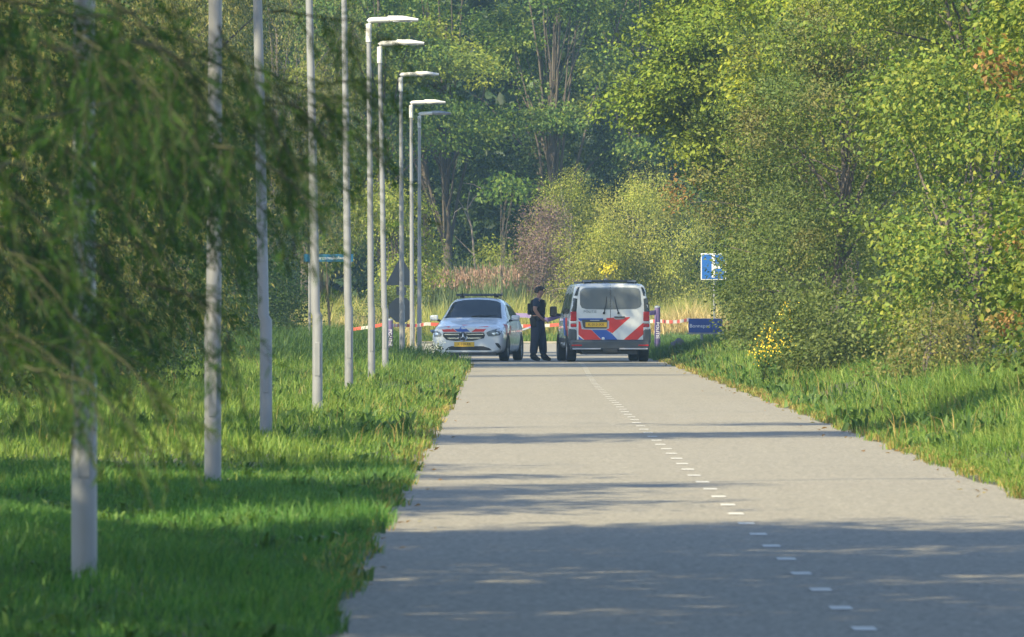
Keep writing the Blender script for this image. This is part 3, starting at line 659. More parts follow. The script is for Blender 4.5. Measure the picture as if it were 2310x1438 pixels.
# --- the hanging foliage close to the camera on the left
near = thing('weeping_tree', "out of focus weeping tree hanging its narrow dark green leaves over the left verge", 'tree', (-6.2, 33, float(gz(-6.2, 33)) - .03))
ox, oy, oz = near.location
g = np.random.default_rng(21)
lob = [(1.0, 2.0, 8.2, 5.0, 6, 3.9)]
V1, F1, Pc = make_crown(77, lob, 30000, 60, .6, .32, .17, .8, .8, .3)
VT, FT = make_trunk(77, (0, 0, 0), lob, Pc, .26, 20)
twigs, LV = [], [(V1, F1)]
def hang(p0, p1, nside, nl, rad=.0042, sag=.25):
    """a drooping shoot from p0 to p1 with side shoots, leaves in two ranks"""
    p0 = np.array(p0, float); p1 = np.array(p1, float); u = np.linspace(0, 1, 12)[:, None]
    c = p0 * (1 - u) + p1 * u; c[:, 2] += (np.sin(u[:, 0] * np.pi) * sag); c += np.cumsum(g.normal(0, .008, (12, 3)), 0)
    twigs.append(tube_arrays(c, rad * (1.2 - u[:, 0]), 5))
    Ps, As = [], []
    dirv = (p1 - p0) / np.linalg.norm(p1 - p0)
    for k in range(nside):
        t = g.uniform(.12, 1); i0 = min(10, int(t * 11)); st = c[i0]
        ln = g.uniform(.18, .48) * (1.1 - .4 * t)
        d = dirv * g.uniform(.3, .9) + g.normal(0, .45, 3); d[2] -= g.uniform(.1, .7); d /= np.linalg.norm(d)
        v = np.linspace(0, 1, 6)[:, None]; cc = st + d * ln * v; cc[:, 2] -= (v[:, 0] ** 2) * .10
        twigs.append(tube_arrays(cc, .0016, 4))
        m = nl; tt = g.random(m); q = cc[0] * (1 - tt[:, None]) + cc[-1] * tt[:, None]; q[:, 2] += .02 * np.sin(tt * 3.1)
        side = np.cross(d, g.normal(0, 1, 3)); side /= np.linalg.norm(side) + 1e-9
        A = d * .75 + side * np.where(g.random(m) < .5, 1, -1)[:, None] * .6 + g.normal(0, .22, (m, 3)); A[:, 2] -= .35
        A /= np.linalg.norm(A, axis=1, keepdims=True)
        Ps.append(q + A * .045); As.append(A)
    Pp = np.concatenate(Ps); Aa = np.concatenate(As); m = len(Pp)
    N = g.normal(0, .8, (m, 3)); N[:, 2] += .5
    LV.append(leaf_arrays(Pp, Aa, N, .078 * g.uniform(.6, 1.3, m), 0.0068 * g.uniform(.7, 1.3, m)))
def loc(px, py, d):
    w = W(px, py, d); return (w.x - ox, w.y - oy, w.z - oz)
def low(px):        # lower outline of the hanging mass in the photograph
    return float(np.interp(px, [-60, 60, 200, 330, 430, 520, 600, 680, 760], [900, 930, 920, 930, 900, 800, 640, 560, 480]))
for k in range(98):
    px1 = g.uniform(-40, 560) if k < 80 else g.uniform(480, 700)
    d = g.uniform(31, 47); t = g.random() ** .8
    py1 = low(px1) * (t if k < 80 else g.uniform(.2, .95)) - g.uniform(0, 25)
    px0 = px1 - g.uniform(150, 620); py0 = py1 - g.uniform(60, 420)
    hang(loc(px0, py0, d + g.uniform(-2, 2)), loc(px1, py1, d), int(g.integers(6, 12)), 24, sag=g.uniform(.03, .16))
for (a, b_, c_, d_, dd, ns) in [(430, 120, 800, 345, 36, 12), (500, 60, 720, 500, 35, 14), (560, 150, 790, 300, 38, 9), (470, 330, 760, 492, 33, 10), (620, 20, 960, 105, 37, 9), (700, 200, 905, 262, 39, 7),
                                (560, 230, 860, 340, 36, 8), (150, 760, 420, 935, 34, 14), (60, 830, 300, 1010, 33, 6), (330, 640, 560, 800, 35, 14)]:
    hang(loc(a, b_, dd + .6), loc(c_, d_, dd), ns + 3, 22, rad=.005, sag=.05)
V, F = bound(LV); link('crown', np_mesh('crown', V, F, M['f_near']), near)
V, F = bound([(VT, FT)] + twigs); link('trunk', np_mesh('trunk', V, F, M['greenbark'], smooth=True), near)
# ================================================================== STREET LAMPS
def lamp(x, y, label, lean=0.0, short=0.0, shadehead=False):
    o = thing('street_lamp', label, 'street lamp', (x, y, float(gz(x, y)) - .02), 0, "street lamps along the left verge")
    H = 6.62 - short
    p = MB()
    p.tube([(0, 0, -.3), (0, 0, 1.3), (lean * .2, 0, 1.35), (lean * .5, 0, H * .55), (lean, 0, H - .16)], [.066, .064, .059, .052, .040], 18)
    p.build('pole', M['galv'], o, smooth=True)
    dr = MB(); dr.box((0, -.0655, .75), (.062, .008, .42)); dr.build('service_door', M['galv'], o, bevel=.003)
    a = MB()
    a.tube([(lean, 0, H - .38), (lean, 0, H - .06), (lean + .008, 0, H - .02), (lean + .03, 0, H), (lean + .08, 0, H + .008), (lean + .36, 0, H + .016)], [.052, .052, .052, .052, .052, .050], 14)
    a.build('arm', M['lampwhite'], o, smooth=True)
    h = MB(); n = 20; prof = []
    for i in range(12):
        t = i / 11.0; xx = lean + .34 + .54 * t; w = .125 * (math.sin(min(1, (t + .12) * 1.25) * math.pi / 2)) * (1 - .75 * max(0, t - .55) ** 1.2 / .45 ** 1.2) ; hh = .070 * (1 - .7 * max(0, t - .5) / .5) + .004
        prof.append((xx, max(w, .02), hh))
    vs, fs = [], []
    for xx, w, hh in prof:
        for q in range(n):
            an = 2 * math.pi * q / n; zz = math.sin(an); vs.append((xx, w * math.cos(an), H + .012 + (hh * zz if zz > 0 else .034 * zz)))
    for i in range(len(prof) - 1):
        for q in range(n): fs.append((i * n + q, i * n + (q + 1) % n, (i + 1) * n + (q + 1) % n, (i + 1) * n + q))
    fs.append(tuple(range(n))[::-1]); fs.append(tuple((len(prof) - 1) * n + q for q in range(n)))
    h.add(vs, fs); hd = h.build('lamp_head', M['lampwhite'] if not shadehead else M['galv'], o, smooth=True)  # darker steel colour paints shade on the farthest head
    l = MB(); l.box((lean + .60, 0, H - .020), (.34, .15, .016)); l.build('lens', M['lens'], hd, bevel=.004)
    return o
def ldist(dx, X=2.35): return FPX * X / dx
LAMPS = [
    (947, -2.35, 0.0, "foremost and thickest lamp post, standing among the hanging foliage"),
    (657, -2.35, .04, "second nearest lamp post, its pole mottled by leaf shade"),
    (537, -2.50, -.13, "third lamp post, its pole leaning slightly away from the road"),
    (421, -2.35, -.13, "bluish grey lamp post in front of the street name sign"),
    (350, -2.35, -.08, "lamp post just right of the street name plate, head above the picture"),
    (299, -2.35, -.05, "lamp post with the highest complete lamp head"),
    (268, -2.35, -.11, "lamp post close behind the highest one, leaves across its head"),
    (230, -2.35, -.03, "lamp post in front of the two grey sign backs"),
    (207, -2.35, -.03, "lamp post with the bright flat head, nearest to the police car"),
    (191, -2.35, 0.0, "farthest lamp post, grey and dappled with a head coloured dark for shade")]
for i, (dx, X, lean, lab) in enumerate(LAMPS):
    if i == 0: X = -2.11
    if i == 1: X = -2.23
    lamp(X, FPX * (-X) / dx, lab, lean, {5: .22, 6: .06, 9: -.12}.get(i, 0.0), i == 9)

# ================================================================== TEXT
def text(s, size, name, mat, parent, loc, rot=(R(90), 0, 0), ext=0.0, sx=1.0):
    cu = bpy.data.curves.new(name, 'FONT'); cu.body = s; cu.size = size; cu.extrude = ext; cu.align_x = 'CENTER'; cu.align_y = 'CENTER'; cu.resolution_u = 2
    t_ = bpy.data.objects.new(name, cu); C.objects.link(t_)
    bpy.context.view_layer.update()
    me = bpy.data.meshes.new_from_object(t_.evaluated_get(bpy.context.evaluated_depsgraph_get()))
    bpy.data.objects.remove(t_); me.materials.clear(); me.materials.append(mat)
    o = link(name, me, parent); o.location = loc; o.rotation_euler = rot; o.scale = (sx, 1, 1)
    return o

# ================================================================== SIGNS
def post(o, x, y, z0, z1, r=.03, mat='galv', name='post'):
    p = MB(); p.tube([(x, y, z0), (x, y, z1)], r, 12); return p.build(name, M[mat], o, smooth=True)
# street name sign, left, on one post
d = 262.0; a = W(685, 573, d); c_ = W(797, 592, d); gx = W(698, 0, d).x
s1 = thing('street_name_sign', "narrow dark blue street name plate seen between the fourth and fifth lamp posts", 'street sign', (gx, d, float(gz(gx, d)) - .05))
zz = float(gz(gx, d)) - .05
post(s1, 0, .04, 0, c_.z - zz + .22, .032)
pl = MB(); pl.box(((a.x + c_.x) / 2 - gx, 0, (a.z + c_.z) / 2 - zz), (c_.x - a.x, .02, .20)); pl.build('name_plate', M['signteal'], s1, bevel=.006)
text("Haverzoomhofweg", .125, 'lettering', M['signwhite'], s1, ((a.x + c_.x) / 2 - gx, -.0135, (a.z + c_.z) / 2 - zz), sx=.98)

# nameplate with two posts at the right
d = 254.0; a = W(1553, 719, d); c_ = W(1630, 751, d); cxm = (a.x + c_.x) / 2; zz = float(gz(cxm, d)) - .1
s2 = thing('name_board', "wide blue board with white lettering on two grey posts beside the hedge", 'sign', (cxm, d, zz))
for px in (1583, 1611): post(s2, W(px, 0, d).x - cxm, .05, 0, a.z - zz - .04, .038 if px == 1583 else .03, 'galv')
pb = MB(); pb.box((0, 0, (a.z + c_.z) / 2 - zz), (c_.x - a.x, .025, a.z - c_.z)); pb.build('board', M['signnavy'], s2, bevel=.005)
fr = MB(); w_ = c_.x - a.x; h_ = a.z - c_.z; zc = (a.z + c_.z) / 2 - zz
fr.box((0, -.004, zc - h_ / 2 - .02), (w_ + .05, .04, .035)); fr.build('lower_rail', M['galv'], s2)
text("Bonnepad", .125, 'lettering', M['signwhite'], s2, (-.14, -.017, zc - .01), sx=1.05)

# blue dead end sign
d = 258.0; a = W(1581, 572, d); c_ = W(1638, 632, d); cxm = (a.x + c_.x) / 2; zz = float(gz(cxm, d)) - .1
s3 = thing('dead_end_sign', "square blue traffic sign with a white bar and side branch, half hidden by leaves", 'traffic sign', (cxm, d, zz), R(-4))
post(s3, .02, .04, 0, a.z - zz + .05, .03)
w_ = c_.x - a.x; h_ = a.z - c_.z; zc = (a.z + c_.z) / 2 - zz
q = MB(); q.box((0, 0, zc), (w_, .02, h_)); q.build('panel', M['signwhite'], s3, bevel=.01)
q = MB(); q.box((0, -.012, zc), (w_ - .05, .008, h_ - .05)); pn = q.build('blue_field', M['signblue'], s3, bevel=.003)
q = MB(); q.box((-.005, -.018, zc + .02), (.075, .006, h_ - .09)); q.build('white_bar', M['signwhite'], s3)
q = MB(); q.box((.137, -.0185, zc - .01), (.20, .005, .075)); q.build('white_branch', M['signwhite'], s3)
q = MB(); q.box((.262, -.0175, zc - .01), (.045, .007, .15)); q.build('red_bar', M['red'], s3)

# backs of two traffic signs on one post, left of the police car
d = 265.0; gx = W(905, 0, d).x; zz = float(gz(gx, d)) - .05; m_ = d / FPX
s4 = thing('traffic_sign', "grey backs of a triangular and an eight sided traffic sign on one post", 'traffic sign', (gx, d, zz))
post(s4, 0, -.035, 0, W(0, 578, d).z - zz, .032)
def slab(pts, y, th, name, mat, parent):
    n = len(pts); q = MB(); q.add([(x, y - th / 2, z) for x, z in pts] + [(x, y + th / 2, z) for x, z in pts], [tuple(range(n)), tuple(range(n, 2 * n))[::-1]] + [(i, (i + 1) % n, n + (i + 1) % n, n + i) for i in range(n)])
    return q.build(name, M[mat], parent)
tz = lambda py: W(0, py, d).z - zz
slab([(-.42, tz(644)), (.42, tz(644)), (.06, tz(586)), (-.06, tz(586))], 0, .02, 'triangle_panel', 'signback', s4)
slab([(-.13, tz(666)), (.13, tz(666)), (.13, tz(648)), (-.13, tz(648))], 0, .015, 'small_plate', 'signback', s4)
oc = [( .35 * math.cos(R(22.5 + 45 * k)), tz(700) + .35 * math.sin(R(22.5 + 45 * k))) for k in range(8)]
slab(oc, 0, .02, 'octagon_panel', 'signback', s4)

# purple banner posts with white lettering and the ribbon between them
def banner_post(px, d, ztop, label):
    x = W(px, 0, d).x; z = float(gz(x, d)) - .05
    o = thing('banner_post', label, 'post', (x, d, z), 0, 'purple posts at the barrier')
    q = MB(); q.tube([(0, 0, 0), (0, 0, ztop - z)], .075, 20); q.build('sleeve', M['purple'], o, smooth=True)
    q = MB(); q.lathe([(0, .035), (.04, .03), (.07, .012), (.077, 0), (.077, -.02)], 'Z', (0, 0, ztop - z), 20); q.build('cap', M['greytext'], o, smooth=True)
    text("POLITIE", .125, 'lettering', M['signwhite'], o, (0, -.081, (ztop - z) * .55), rot=(R(90), R(90), 0))
    return o
b1 = banner_post(1483, 257, W(0, 693, 257).z, "purple post with white upright lettering just right of the van")
b2 = banner_post(880, 257, W(0, 722, 257).z, "purple post half hidden behind a lamp post, left of the police car")

def ribbon(name, label, pts, width, mats, seg_len, twist=0.0, group=None):
    """thin tape along a polyline (smoothed), upright, with alternating printed fields"""
    P = [Vector(p) for p in pts]; fine = []
    for a_, b_ in zip(P[:-1], P[1:]):
        L = (b_ - a_).length; n = max(2, int(L / .11))
        for k in range(n):
            t = k / n; p = a_.lerp(b_, t); p.z -= min(.07, L * .012) * math.sin(t * math.pi); fine.append(p)
    fine.append(P[-1]); vs, fs, ms = [], [], []; s = 0.0; rr = random.Random(len(pts))
    for k, p in enumerate(fine):
        if k: s += (p - fine[k - 1]).length
        tw = twist * math.sin(s * 1.7) + .08 * math.sin(s * 5.0); h = width / 2
        vs += [(p.x, p.y - h * math.sin(tw), p.z - h * math.cos(tw)), (p.x, p.y + h * math.sin(tw), p.z + h * math.cos(tw))]
        if k: fs.append((2 * k - 2, 2 * k, 2 * k + 1, 2 * k - 1)); ms.append(int(s / seg_len) % len(mats))
    me = bpy.data.meshes.new(name); me.from_pydata(vs, [], fs)
    for m in mats: me.materials.append(m)
    me.polygons.foreach_set("material_index", ms); me.update()
    o = link(name, me); sd = o.modifiers.new("thickness", 'SOLIDIFY'); sd.thickness = .003
    return tag(o, label, 'barrier tape', group)
rw = [M['tapered'], M['tapewhite']]
ribbon('barrier_tape', "red and white barrier tape strung across the road behind the vehicles",
       [W(788, 744, 262.5), W(877, 730, 262), W(905, 733, 264.9), W(962, 731, 262), W(1030, 733, 262), W(1160, 735, 262), W(1190, 736, 262), W(1280, 731, 262), W(1483, 724, 258), W(1556, 721, 254.4)], .085, rw, .40)
ribbon('purple_tape', "wide purple police ribbon sagging behind the officer", [W(1080, 704, 256), W(1150, 710, 255.8), W(1188, 712, 255.5), W(1235, 722, 255), W(1282, 706, 255), W(1390, 712, 256), W(1480, 705, 256.9)], .12, [M['purple'], M['purple'], M['purple'], M['greytext']], .22, .5, 'purple ribbons')
ribbon('purple_tape', "lower twisted strand of purple ribbon between car and officer", [W(1100, 745, 257), W(1180, 744, 257), W(1205, 735, 257), W(1225, 724, 256)], .06, [M['purple'], M['greytext']], .3, .8, 'purple ribbons')

# boulder
x_, y_ = W(1528, 0, 248).x, 248
bm = bmesh.new(); bmesh.ops.create_icosphere(bm, subdivisions=3, radius=1)
for v in bm.verts:
    n_ = v.co.normalized(); k = 1 + .13 * math.sin(n_.x * 3.1 + 1) * math.cos(n_.y * 4) + .07 * math.sin(n_.z * 7 + n_.x * 5)
    v.co = Vector((n_.x * .24 * k, n_.y * .26 * k, n_.z * .24 * k))
me = bpy.data.meshes.new("boulder"); bm.to_mesh(me); bm.free(); me.materials.append(M['stone']); me.polygons.foreach_set("use_smooth", [True] * len(me.polygons))
bo = link("boulder", me); bo.location = (x_, y_, float(gz(x_, y_)) + .16); tag(bo, "rounded grey boulder on the grass corner between van and name board", "boulder")

# ================================================================== VEHICLES
def cage(name, stations, mat, parent, sub=2, front_cap=.5, rear_cap=.5):
    """stations: (y, [(x,z)...]) half outlines from bottom centre to top centre"""
    rings = []
    for y, hp in stations:
        r = [(x, y, z) for x, z in hp] + [(-x, y, z) for x, z in hp[-2:0:-1]]
        rings.append(r)
    m = len(rings[0]); V = [v for r in rings for v in r]; F = []
    for i in range(len(rings) - 1):
        for q in range(m): F.append((i * m + q, (i + 1) * m + q, (i + 1) * m + (q + 1) % m, i * m + (q + 1) % m))
    h = m // 2
    for base, rev in ((0, False), ((len(rings) - 1) * m, True)):
        for q in range(h):
            a0, a1 = q, q + 1; b0, b1 = (m - q) % m, m - q - 1
            f = [base + a0, base + a1, base + b1, base + b0]
            f = list(dict.fromkeys(f))
            if len(f) >= 3: F.append(tuple(f[::-1] if rev else f))
    me = bpy.data.meshes.new(name); me.from_pydata(V, [], F)
    bm = bmesh.new(); bm.from_mesh(me); bmesh.ops.recalc_face_normals(bm, faces=bm.faces[:]); bm.to_mesh(me); bm.free()
    o = bpy.data.objects.new(name, me); C.objects.link(o)
    s = o.modifiers.new("s", 'SUBSURF'); s.levels = sub; s.render_levels = sub
    bpy.context.view_layer.update()
    m2 = bpy.data.meshes.new_from_object(o.evaluated_get(bpy.context.evaluated_depsgraph_get()))
    bpy.data.objects.remove(o); m2.materials.clear(); m2.materials.append(mat); m2.polygons.foreach_set("use_smooth", [True] * len(m2.polygons))
    ob = link(name, m2, parent)
    bm = bmesh.new(); bm.from_mesh(m2); tree_ = BVHTree.FromBMesh(bm); bm.free()
    return ob, tree_

def patch(name, poly, bvh, mat, parent, axis='y', side=1, off=.004, step=.06, thick=0.0, m=None):
    """panel or film cut to a 2D outline and laid on the body; axis y: (x,z) seen from the front/back at -Y, axis x: (y,z) seen from the side, axis z: (x,y) from above"""
    bm = bmesh.new(); vs = [bm.verts.new((p[0], p[1], 0)) for p in poly]; bm.faces.new(vs)
    bmesh.ops.triangulate(bm, faces=bm.faces[:], quad_method='BEAUTY', ngon_method='EAR_CLIP')
    x0, x1 = min(p[0] for p in poly), max(p[0] for p in poly); y0, y1 = min(p[1] for p in poly), max(p[1] for p in poly)
    for k in range(1, int((x1 - x0) / step) + 1):
        bmesh.ops.bisect_plane(bm, geom=bm.verts[:] + bm.edges[:] + bm.faces[:], plane_co=(x0 + k * step, 0, 0), plane_no=(1, 0, 0))
    for k in range(1, int((y1 - y0) / step) + 1):
        bmesh.ops.bisect_plane(bm, geom=bm.verts[:] + bm.edges[:] + bm.faces[:], plane_co=(0, y0 + k * step, 0), plane_no=(0, 1, 0))
    last = None
    for v in bm.verts:
        if axis == 'y': o_, d_ = Vector((v.co.x, -4, v.co.y)), Vector((0, 1, 0))
        elif axis == 'x': o_, d_ = Vector((4 * side, v.co.x, v.co.y)), Vector((-side, 0, 0))
        else: o_, d_ = Vector((v.co.x, v.co.y, 5)), Vector((0, 0, -1))
        hit, nrm, _, _ = bvh.ray_cast(o_, d_)
        if hit is None:
            hit, nrm, _, _ = bvh.find_nearest(o_ + d_ * 4)
            if axis == 'y': hit = Vector((v.co.x, hit.y, v.co.y))
        v.co = hit - d_ * off
    bmesh.ops.remove_doubles(bm, verts=bm.verts[:], dist=1e-5)
    bmesh.ops.recalc_face_normals(bm, faces=bm.faces[:])
    # face outward
    if bm.faces:
        f = max(bm.faces, key=lambda f: f.calc_area()); out = -d_
        if f.normal.dot(out) < 0: bmesh.ops.reverse_faces(bm, faces=bm.faces[:])
    me = bpy.data.meshes.new(name); bm.to_mesh(me); bm.free(); me.materials.append(mat); me.polygons.foreach_set("use_smooth", [True] * len(me.polygons))
    o = link(name, me, parent)
    if thick: s = o.modifiers.new("t", 'SOLIDIFY'); s.thickness = thick; s.offset = -1 if thick > 0 else 1
    return o

def wheel(parent, x, y, r, w, side):
    q = MB(); hw = w / 2
    prof = [(r * .62, -hw * .9), (r * .9, -hw), (r * .97, -hw * .85), (r, -hw * .55), (r, hw * .55), (r * .97, hw * .85), (r * .9, hw), (r * .62, hw * .9), (r * .62, -hw * .9)]
    q.lathe(prof, 'X', (0, 0, 0), 36); wh = thing_child('wheel', parent, (x, y, r))
    q.build('tyre', M['rubber'], wh, smooth=True)
    m = MB(); s = side
    m.lathe([(0.0, s * hw * .55), (r * .12, s * hw * .6), (r * .16, s * hw * .35), (r * .56, s * hw * .45), (r * .63, s * hw * .9), (r * .63, -hw * .6), (0, -hw * .6)], 'X', (0, 0, 0), 30)
    for k in range(5):
        an = 2 * math.pi * k / 5; rot = Matrix.Rotation(an, 3, 'X')
        m.box(rot @ Vector((s * hw * .62, 0, r * .34)), (.03, r * .13, r * .5), rot=rot)
    m.build('rim', M['rim'], wh, smooth=True)
    return wh
def thing_child(name, parent, loc):
    o = bpy.data.objects.new(name, None); C.objects.link(o); o.parent = parent; o.location = loc; o.empty_display_size = .2; return o

# ---------------------------------------------------------------- the van, rear towards the camera
VD = 240.0; mpp = VD / FPX
van = thing('police_van', "white police van seen from behind with red and blue diagonal stripes", 'van', (W(1376, 0, VD).x, VD, 0), R(3.6))
van.scale = (1.025, 1, 1)
def vs_(y, k=1.0, zt=1.875, zb=.30, dw=0, lean=0.0):
    return (y, [(0, zb), (.80 * k, zb), (.925 * k, zb + .06), (.958 * k, .62), (.955 * k, .98), (.915 * k, 1.26), (.845 * k, zt - .20), (.815 * k, zt - .02), (.62 * k, zt + .005), (0, zt + .015)])
st = [(0.0, [(0, .33), (.74, .33), (.90, .37), (.935, .62), (.93, .98), (.895, 1.26), (.83, 1.52), (.80, 1.68), (.6, 1.74), (0, 1.76)]),
      (0.03, [(0, .31), (.78, .31), (.925, .36), (.955, .62), (.95, .98), (.915, 1.26), (.845, 1.62), (.82, 1.82), (.62, 1.85), (0, 1.86)]),
      vs_(.16), vs_(.22), vs_(1.6), vs_(3.0), (3.6, [(0, .28), (.8, .28), (.93, .34), (.955, .62), (.95, .98), (.91, 1.2), (.79, 1.62), (.74, 1.74), (.5, 1.80), (0, 1.82)]),
      (4.15, [(0, .26), (.8, .26), (.92, .34), (.94, .6), (.93, .95), (.88, 1.12), (.80, 1.22), (.7, 1.27), (.5, 1.30), (0, 1.32)]),
      (4.75, [(0, .26), (.74, .26), (.86, .34), (.88, .6), (.86, .86), (.80, .98), (.72, 1.04), (.6, 1.07), (.4, 1.09), (0, 1.10)]),
      (4.9, [(0, .3), (.6, .3), (.74, .36), (.76, .55), (.74, .78), (.68, .86), (.6, .9), (.5, .92), (.3, .93), (0, .94)])]
# shift the rear face so it leans a little forward above the waist: rebuild station 0 as the rear plane
body, bv = cage('body', st, M['white'], van, 2)
def Z(py): return EYE - (py - HZ) * mpp
def X(px): return (px - 1376) * mpp
def zp(zx, zy): return (X(1180 + zx / 5.53), Z(600 + zy / 5.53))     # from the enlarged photograph
def vp(name, pts, mat, off=.004, **k): return patch(name, [zp(*p) for p in pts], bv, M[mat], van, 'y', off=off, **k)
# rear window, one glass per door
vp('rear_window', [(745, 285), (790, 272), (1086, 268), (1086, 545), (800, 542), (740, 525), (718, 480), (718, 320)], 'rearglass', .006)
vp('rear_window', [(1094, 268), (1390, 272), (1435, 285), (1455, 320), (1468, 480), (1455, 515), (1400, 538), (1094, 545)], 'rearglass', .006)
vp('door_gap', [(1087, 235), (1093, 235), (1093, 960), (1087, 960)], 'black', .0035)
# stripes
vp('blue_stripe', [(695, 655), (1000, 655), (1000, 690), (722, 690), (700, 672)], 'blue')
vp('red_stripe', [(1040, 652), (1335, 640), (1112, 842), (1040, 798), (1072, 780), (1074, 690), (1040, 680)], 'red')
vp('red_stripe', [(1503, 700), (1503, 845), (1388, 952), (1218, 952)], 'red')
vp('blue_stripe', [(862, 800), (1042, 800), (1115, 855), (1204, 952), (1012, 952)], 'blue')
vp('red_stripe', [(700, 690), (722, 700), (740, 790), (858, 800), (1006, 952), (805, 952), (700, 860)], 'red')
vp('blue_stripe', [(700, 880), (795, 952), (700, 952)], 'blue')
# plate recess
vp('plate_surround', [(722, 692), (1072, 692), (1068, 770), (1045, 795), (765, 795), (738, 770)], 'silverfilm', .007)
vp('plate_recess', [(740, 672), (1054, 672), (1052, 765), (1038, 782), (775, 782), (756, 762)], 'grey', .010)
pz0 = zp(790, 700); pz1 = zp(1040, 770); ybk = -.022
pm = MB(); pm.box(((pz0[0] + pz1[0]) / 2, ybk, (pz0[1] + pz1[1]) / 2), (.50, .012, .115)); plate = pm.build('number_plate', M['amberplate'], van, bevel=.003)
text("K-313-XX", .088, 'lettering', M['plateink'], plate, ((pz0[0] + pz1[0]) / 2, ybk - .0075, (pz0[1] + pz1[1]) / 2), sx=1.02)
pm = MB(); a_, b_ = zp(840, 676), zp(955, 686); pm.box(((a_[0] + b_[0]) / 2, -.018, (a_[1] + b_[1]) / 2), (b_[0] - a_[0], .012, .018)); pm.build('plate_lamp', M['silverfilm'], van)
# door handle with silver lip
vp('handle_lip', [(1130, 648), (1268, 640), (1258, 658), (1236, 668), (1160, 670), (1138, 662)], 'silverfilm', .008)
a_ = zp(1200, 640); q = MB(); q.box((a_[0], -.028, a_[1]), (.25, .035, .036)); q.build('door_handle', M['grey'], van, bevel=.008)
# white emblem on the blue film, a bright reflection put into its colour
a_ = zp(1001, 908); q = MB(); q.lathe([(0, -.014), (.026, -.013), (.034, -.008), (.036, 0)], 'Y', (a_[0], 0, a_[1]), 20); q.build('emblem', M['whitefilm'], van, smooth=True)
a_ = zp(840, 572); text("POLITIE", .085, 'lettering', M['greytext'], van, (a_[0], -.010, a_[1]), sx=1.05)
# wipers
for (b0, b1, b2) in (((1010, 590), (1030, 500), (1045, 385)), ((1186, 590), (1160, 500), (1140, 385))):
    q = MB(); P3 = [Vector((zp(*b)[0], -.03 + max(0, (zp(*b)[1] - 1.2)) * .08, zp(*b)[1])) for b in (b0, b1, b2)]
    q.tube(P3, [.014, .011, .008], 6); q.box(P3[0], (.05, .04, .05)); q.build('wiper', M['black'], van)
# rear lamp clusters
for s in (1, -1):
    def mx(pts):
        return pts if s == 1 else [((2 * 1089 - p[0]), p[1]) for p in pts]
    lc = MB()
    zt, zb_ = zp(0, 572)[1], zp(0, 818)[1]; xc = s * .853
    def slabz(z0, z1, mat, name, bul=.0, w=.145):
        q = MB(); q.box((xc, .035, (z0 + z1) / 2), (w, .11, z1 - z0)); return q.build(name, M[mat], van, smooth=True, bevel=.018)
    slabz(zp(0, 690)[1], zt, 'lampred', 'tail_lamp')
    slabz(zp(0, 722)[1], zp(0, 692)[1], 'lampclear', 'indicator_lamp')
    slabz(zp(0, 764)[1], zp(0, 724)[1], 'lampred', 'fog_lamp')
    slabz(zb_, zp(0, 766)[1], 'lampclear', 'reversing_lamp')
    # dark glass strip running up the corner above the lamps
    pts = [(1463, 262), (1492, 272), (1530, 375), (1490, 375)], [(1492, 412), (1545, 400), (1572, 575), (1503, 575)]
    for pp in pts: vp('corner_glass', mx(pp), 'glass', .007)
# bumper
q = MB(); q.box((0, .05, .405), (1.86, .22, .25)); q.build('bumper', M['grey'], van, smooth=True, bevel=.05)
for s in (1, -1):
    q = MB(); q.box((s * .868, .07, .61), (.185, .2, .38)); q.build('bumper_corner', M['grey'], van, smooth=True, bevel=.045)
    z_ = zp(0, 1035)[1]; q = MB(); q.box((s * .55, -.064, z_), (.66, .012, .032)); q.build('bumper_strip', M['silverfilm'], van, bevel=.004)
    z_ = zp(0, 995)[1]; q = MB(); q.box((s * .78, -.064, z_ + .005), (.24, .012, .035)); q.build('reflector', M['lampred'], van, bevel=.004)
q = MB(); q.box((.01, -.068, zp(0, 1060)[1]), (.34, .03, .10)); q.build('tow_cover', M['black'], van, bevel=.01)
q = MB(); q.box((0, .4, .25), (1.3, .7, .14)); q.box((0, 2.4, .24), (1.2, 4.0, .10)); q.tube([(-.55, .1, .2), (-.55, .5, .22)], .03, 8); q.build('underbody', M['black'], van)
# sides: windows, sill stripe, grooves
for s in (1, -1):
    for nm, (y0, y1) in (('side_window', (.30, 1.35)), ('side_window', (1.45, 2.55)), ('door_window', (2.72, 3.62))):
        patch(nm, [(y0, 1.16), (y1, 1.14), (y1 - (.16 if y1 > 3 else .03), 1.60), (y0 + .04, 1.66)], bv, M['glass'], van, 'x', s, .005, .1)
    patch('side_stripe', [(.35, .62), (1.0, .62), (1.5, 1.05), (.85, 1.05)], bv, M['red'], van, 'x', s, .004, .1)
    patch('side_stripe', [(1.1, .62), (1.75, .62), (2.2, 1.05), (1.6, 1.05)], bv, M['blue'], van, 'x', s, .004, .1)
    patch('side_trim', [(.2, .46), (4.4, .46), (4.4, .56), (.2, .56)], bv, M['grey'], van, 'x', s, .008, .2)
    for yy in (.95, 4.05):
        arc = [(yy + .43 * math.cos(R(a)), .34 + .43 * math.sin(R(a))) for a in range(-5, 190, 15)]
        patch('wheel_arch', [p for p in arc if p[1] > .31], bv, M['black'], van, 'x', s, .006, .12)
        wheel(van, s * .850, yy, .335, .225, s)
    # mirrors
    q = MB(); q.box((s * 1.085, 3.62, 1.20), (.17, .10, .25)); mr_ = q.build('mirror', M['black'], van, smooth=True, bevel=.04)
    q = MB(); q.box((s * 1.085, 3.565, 1.20), (.13, .006, .20)); q.build('mirror_glass', M['glass'], mr_, bevel=.01)
    q = MB(); q.tube([(s * .90, 3.68, 1.12), (s * 1.04, 3.64, 1.13)], .03, 8); q.build('mirror_arm', M['black'], mr_)
    q = MB(); q.box((s * .63, 1.6, 1.90), (.04, 2.6, .04)); q.build('roof_rail', M['black'], van, bevel=.01)
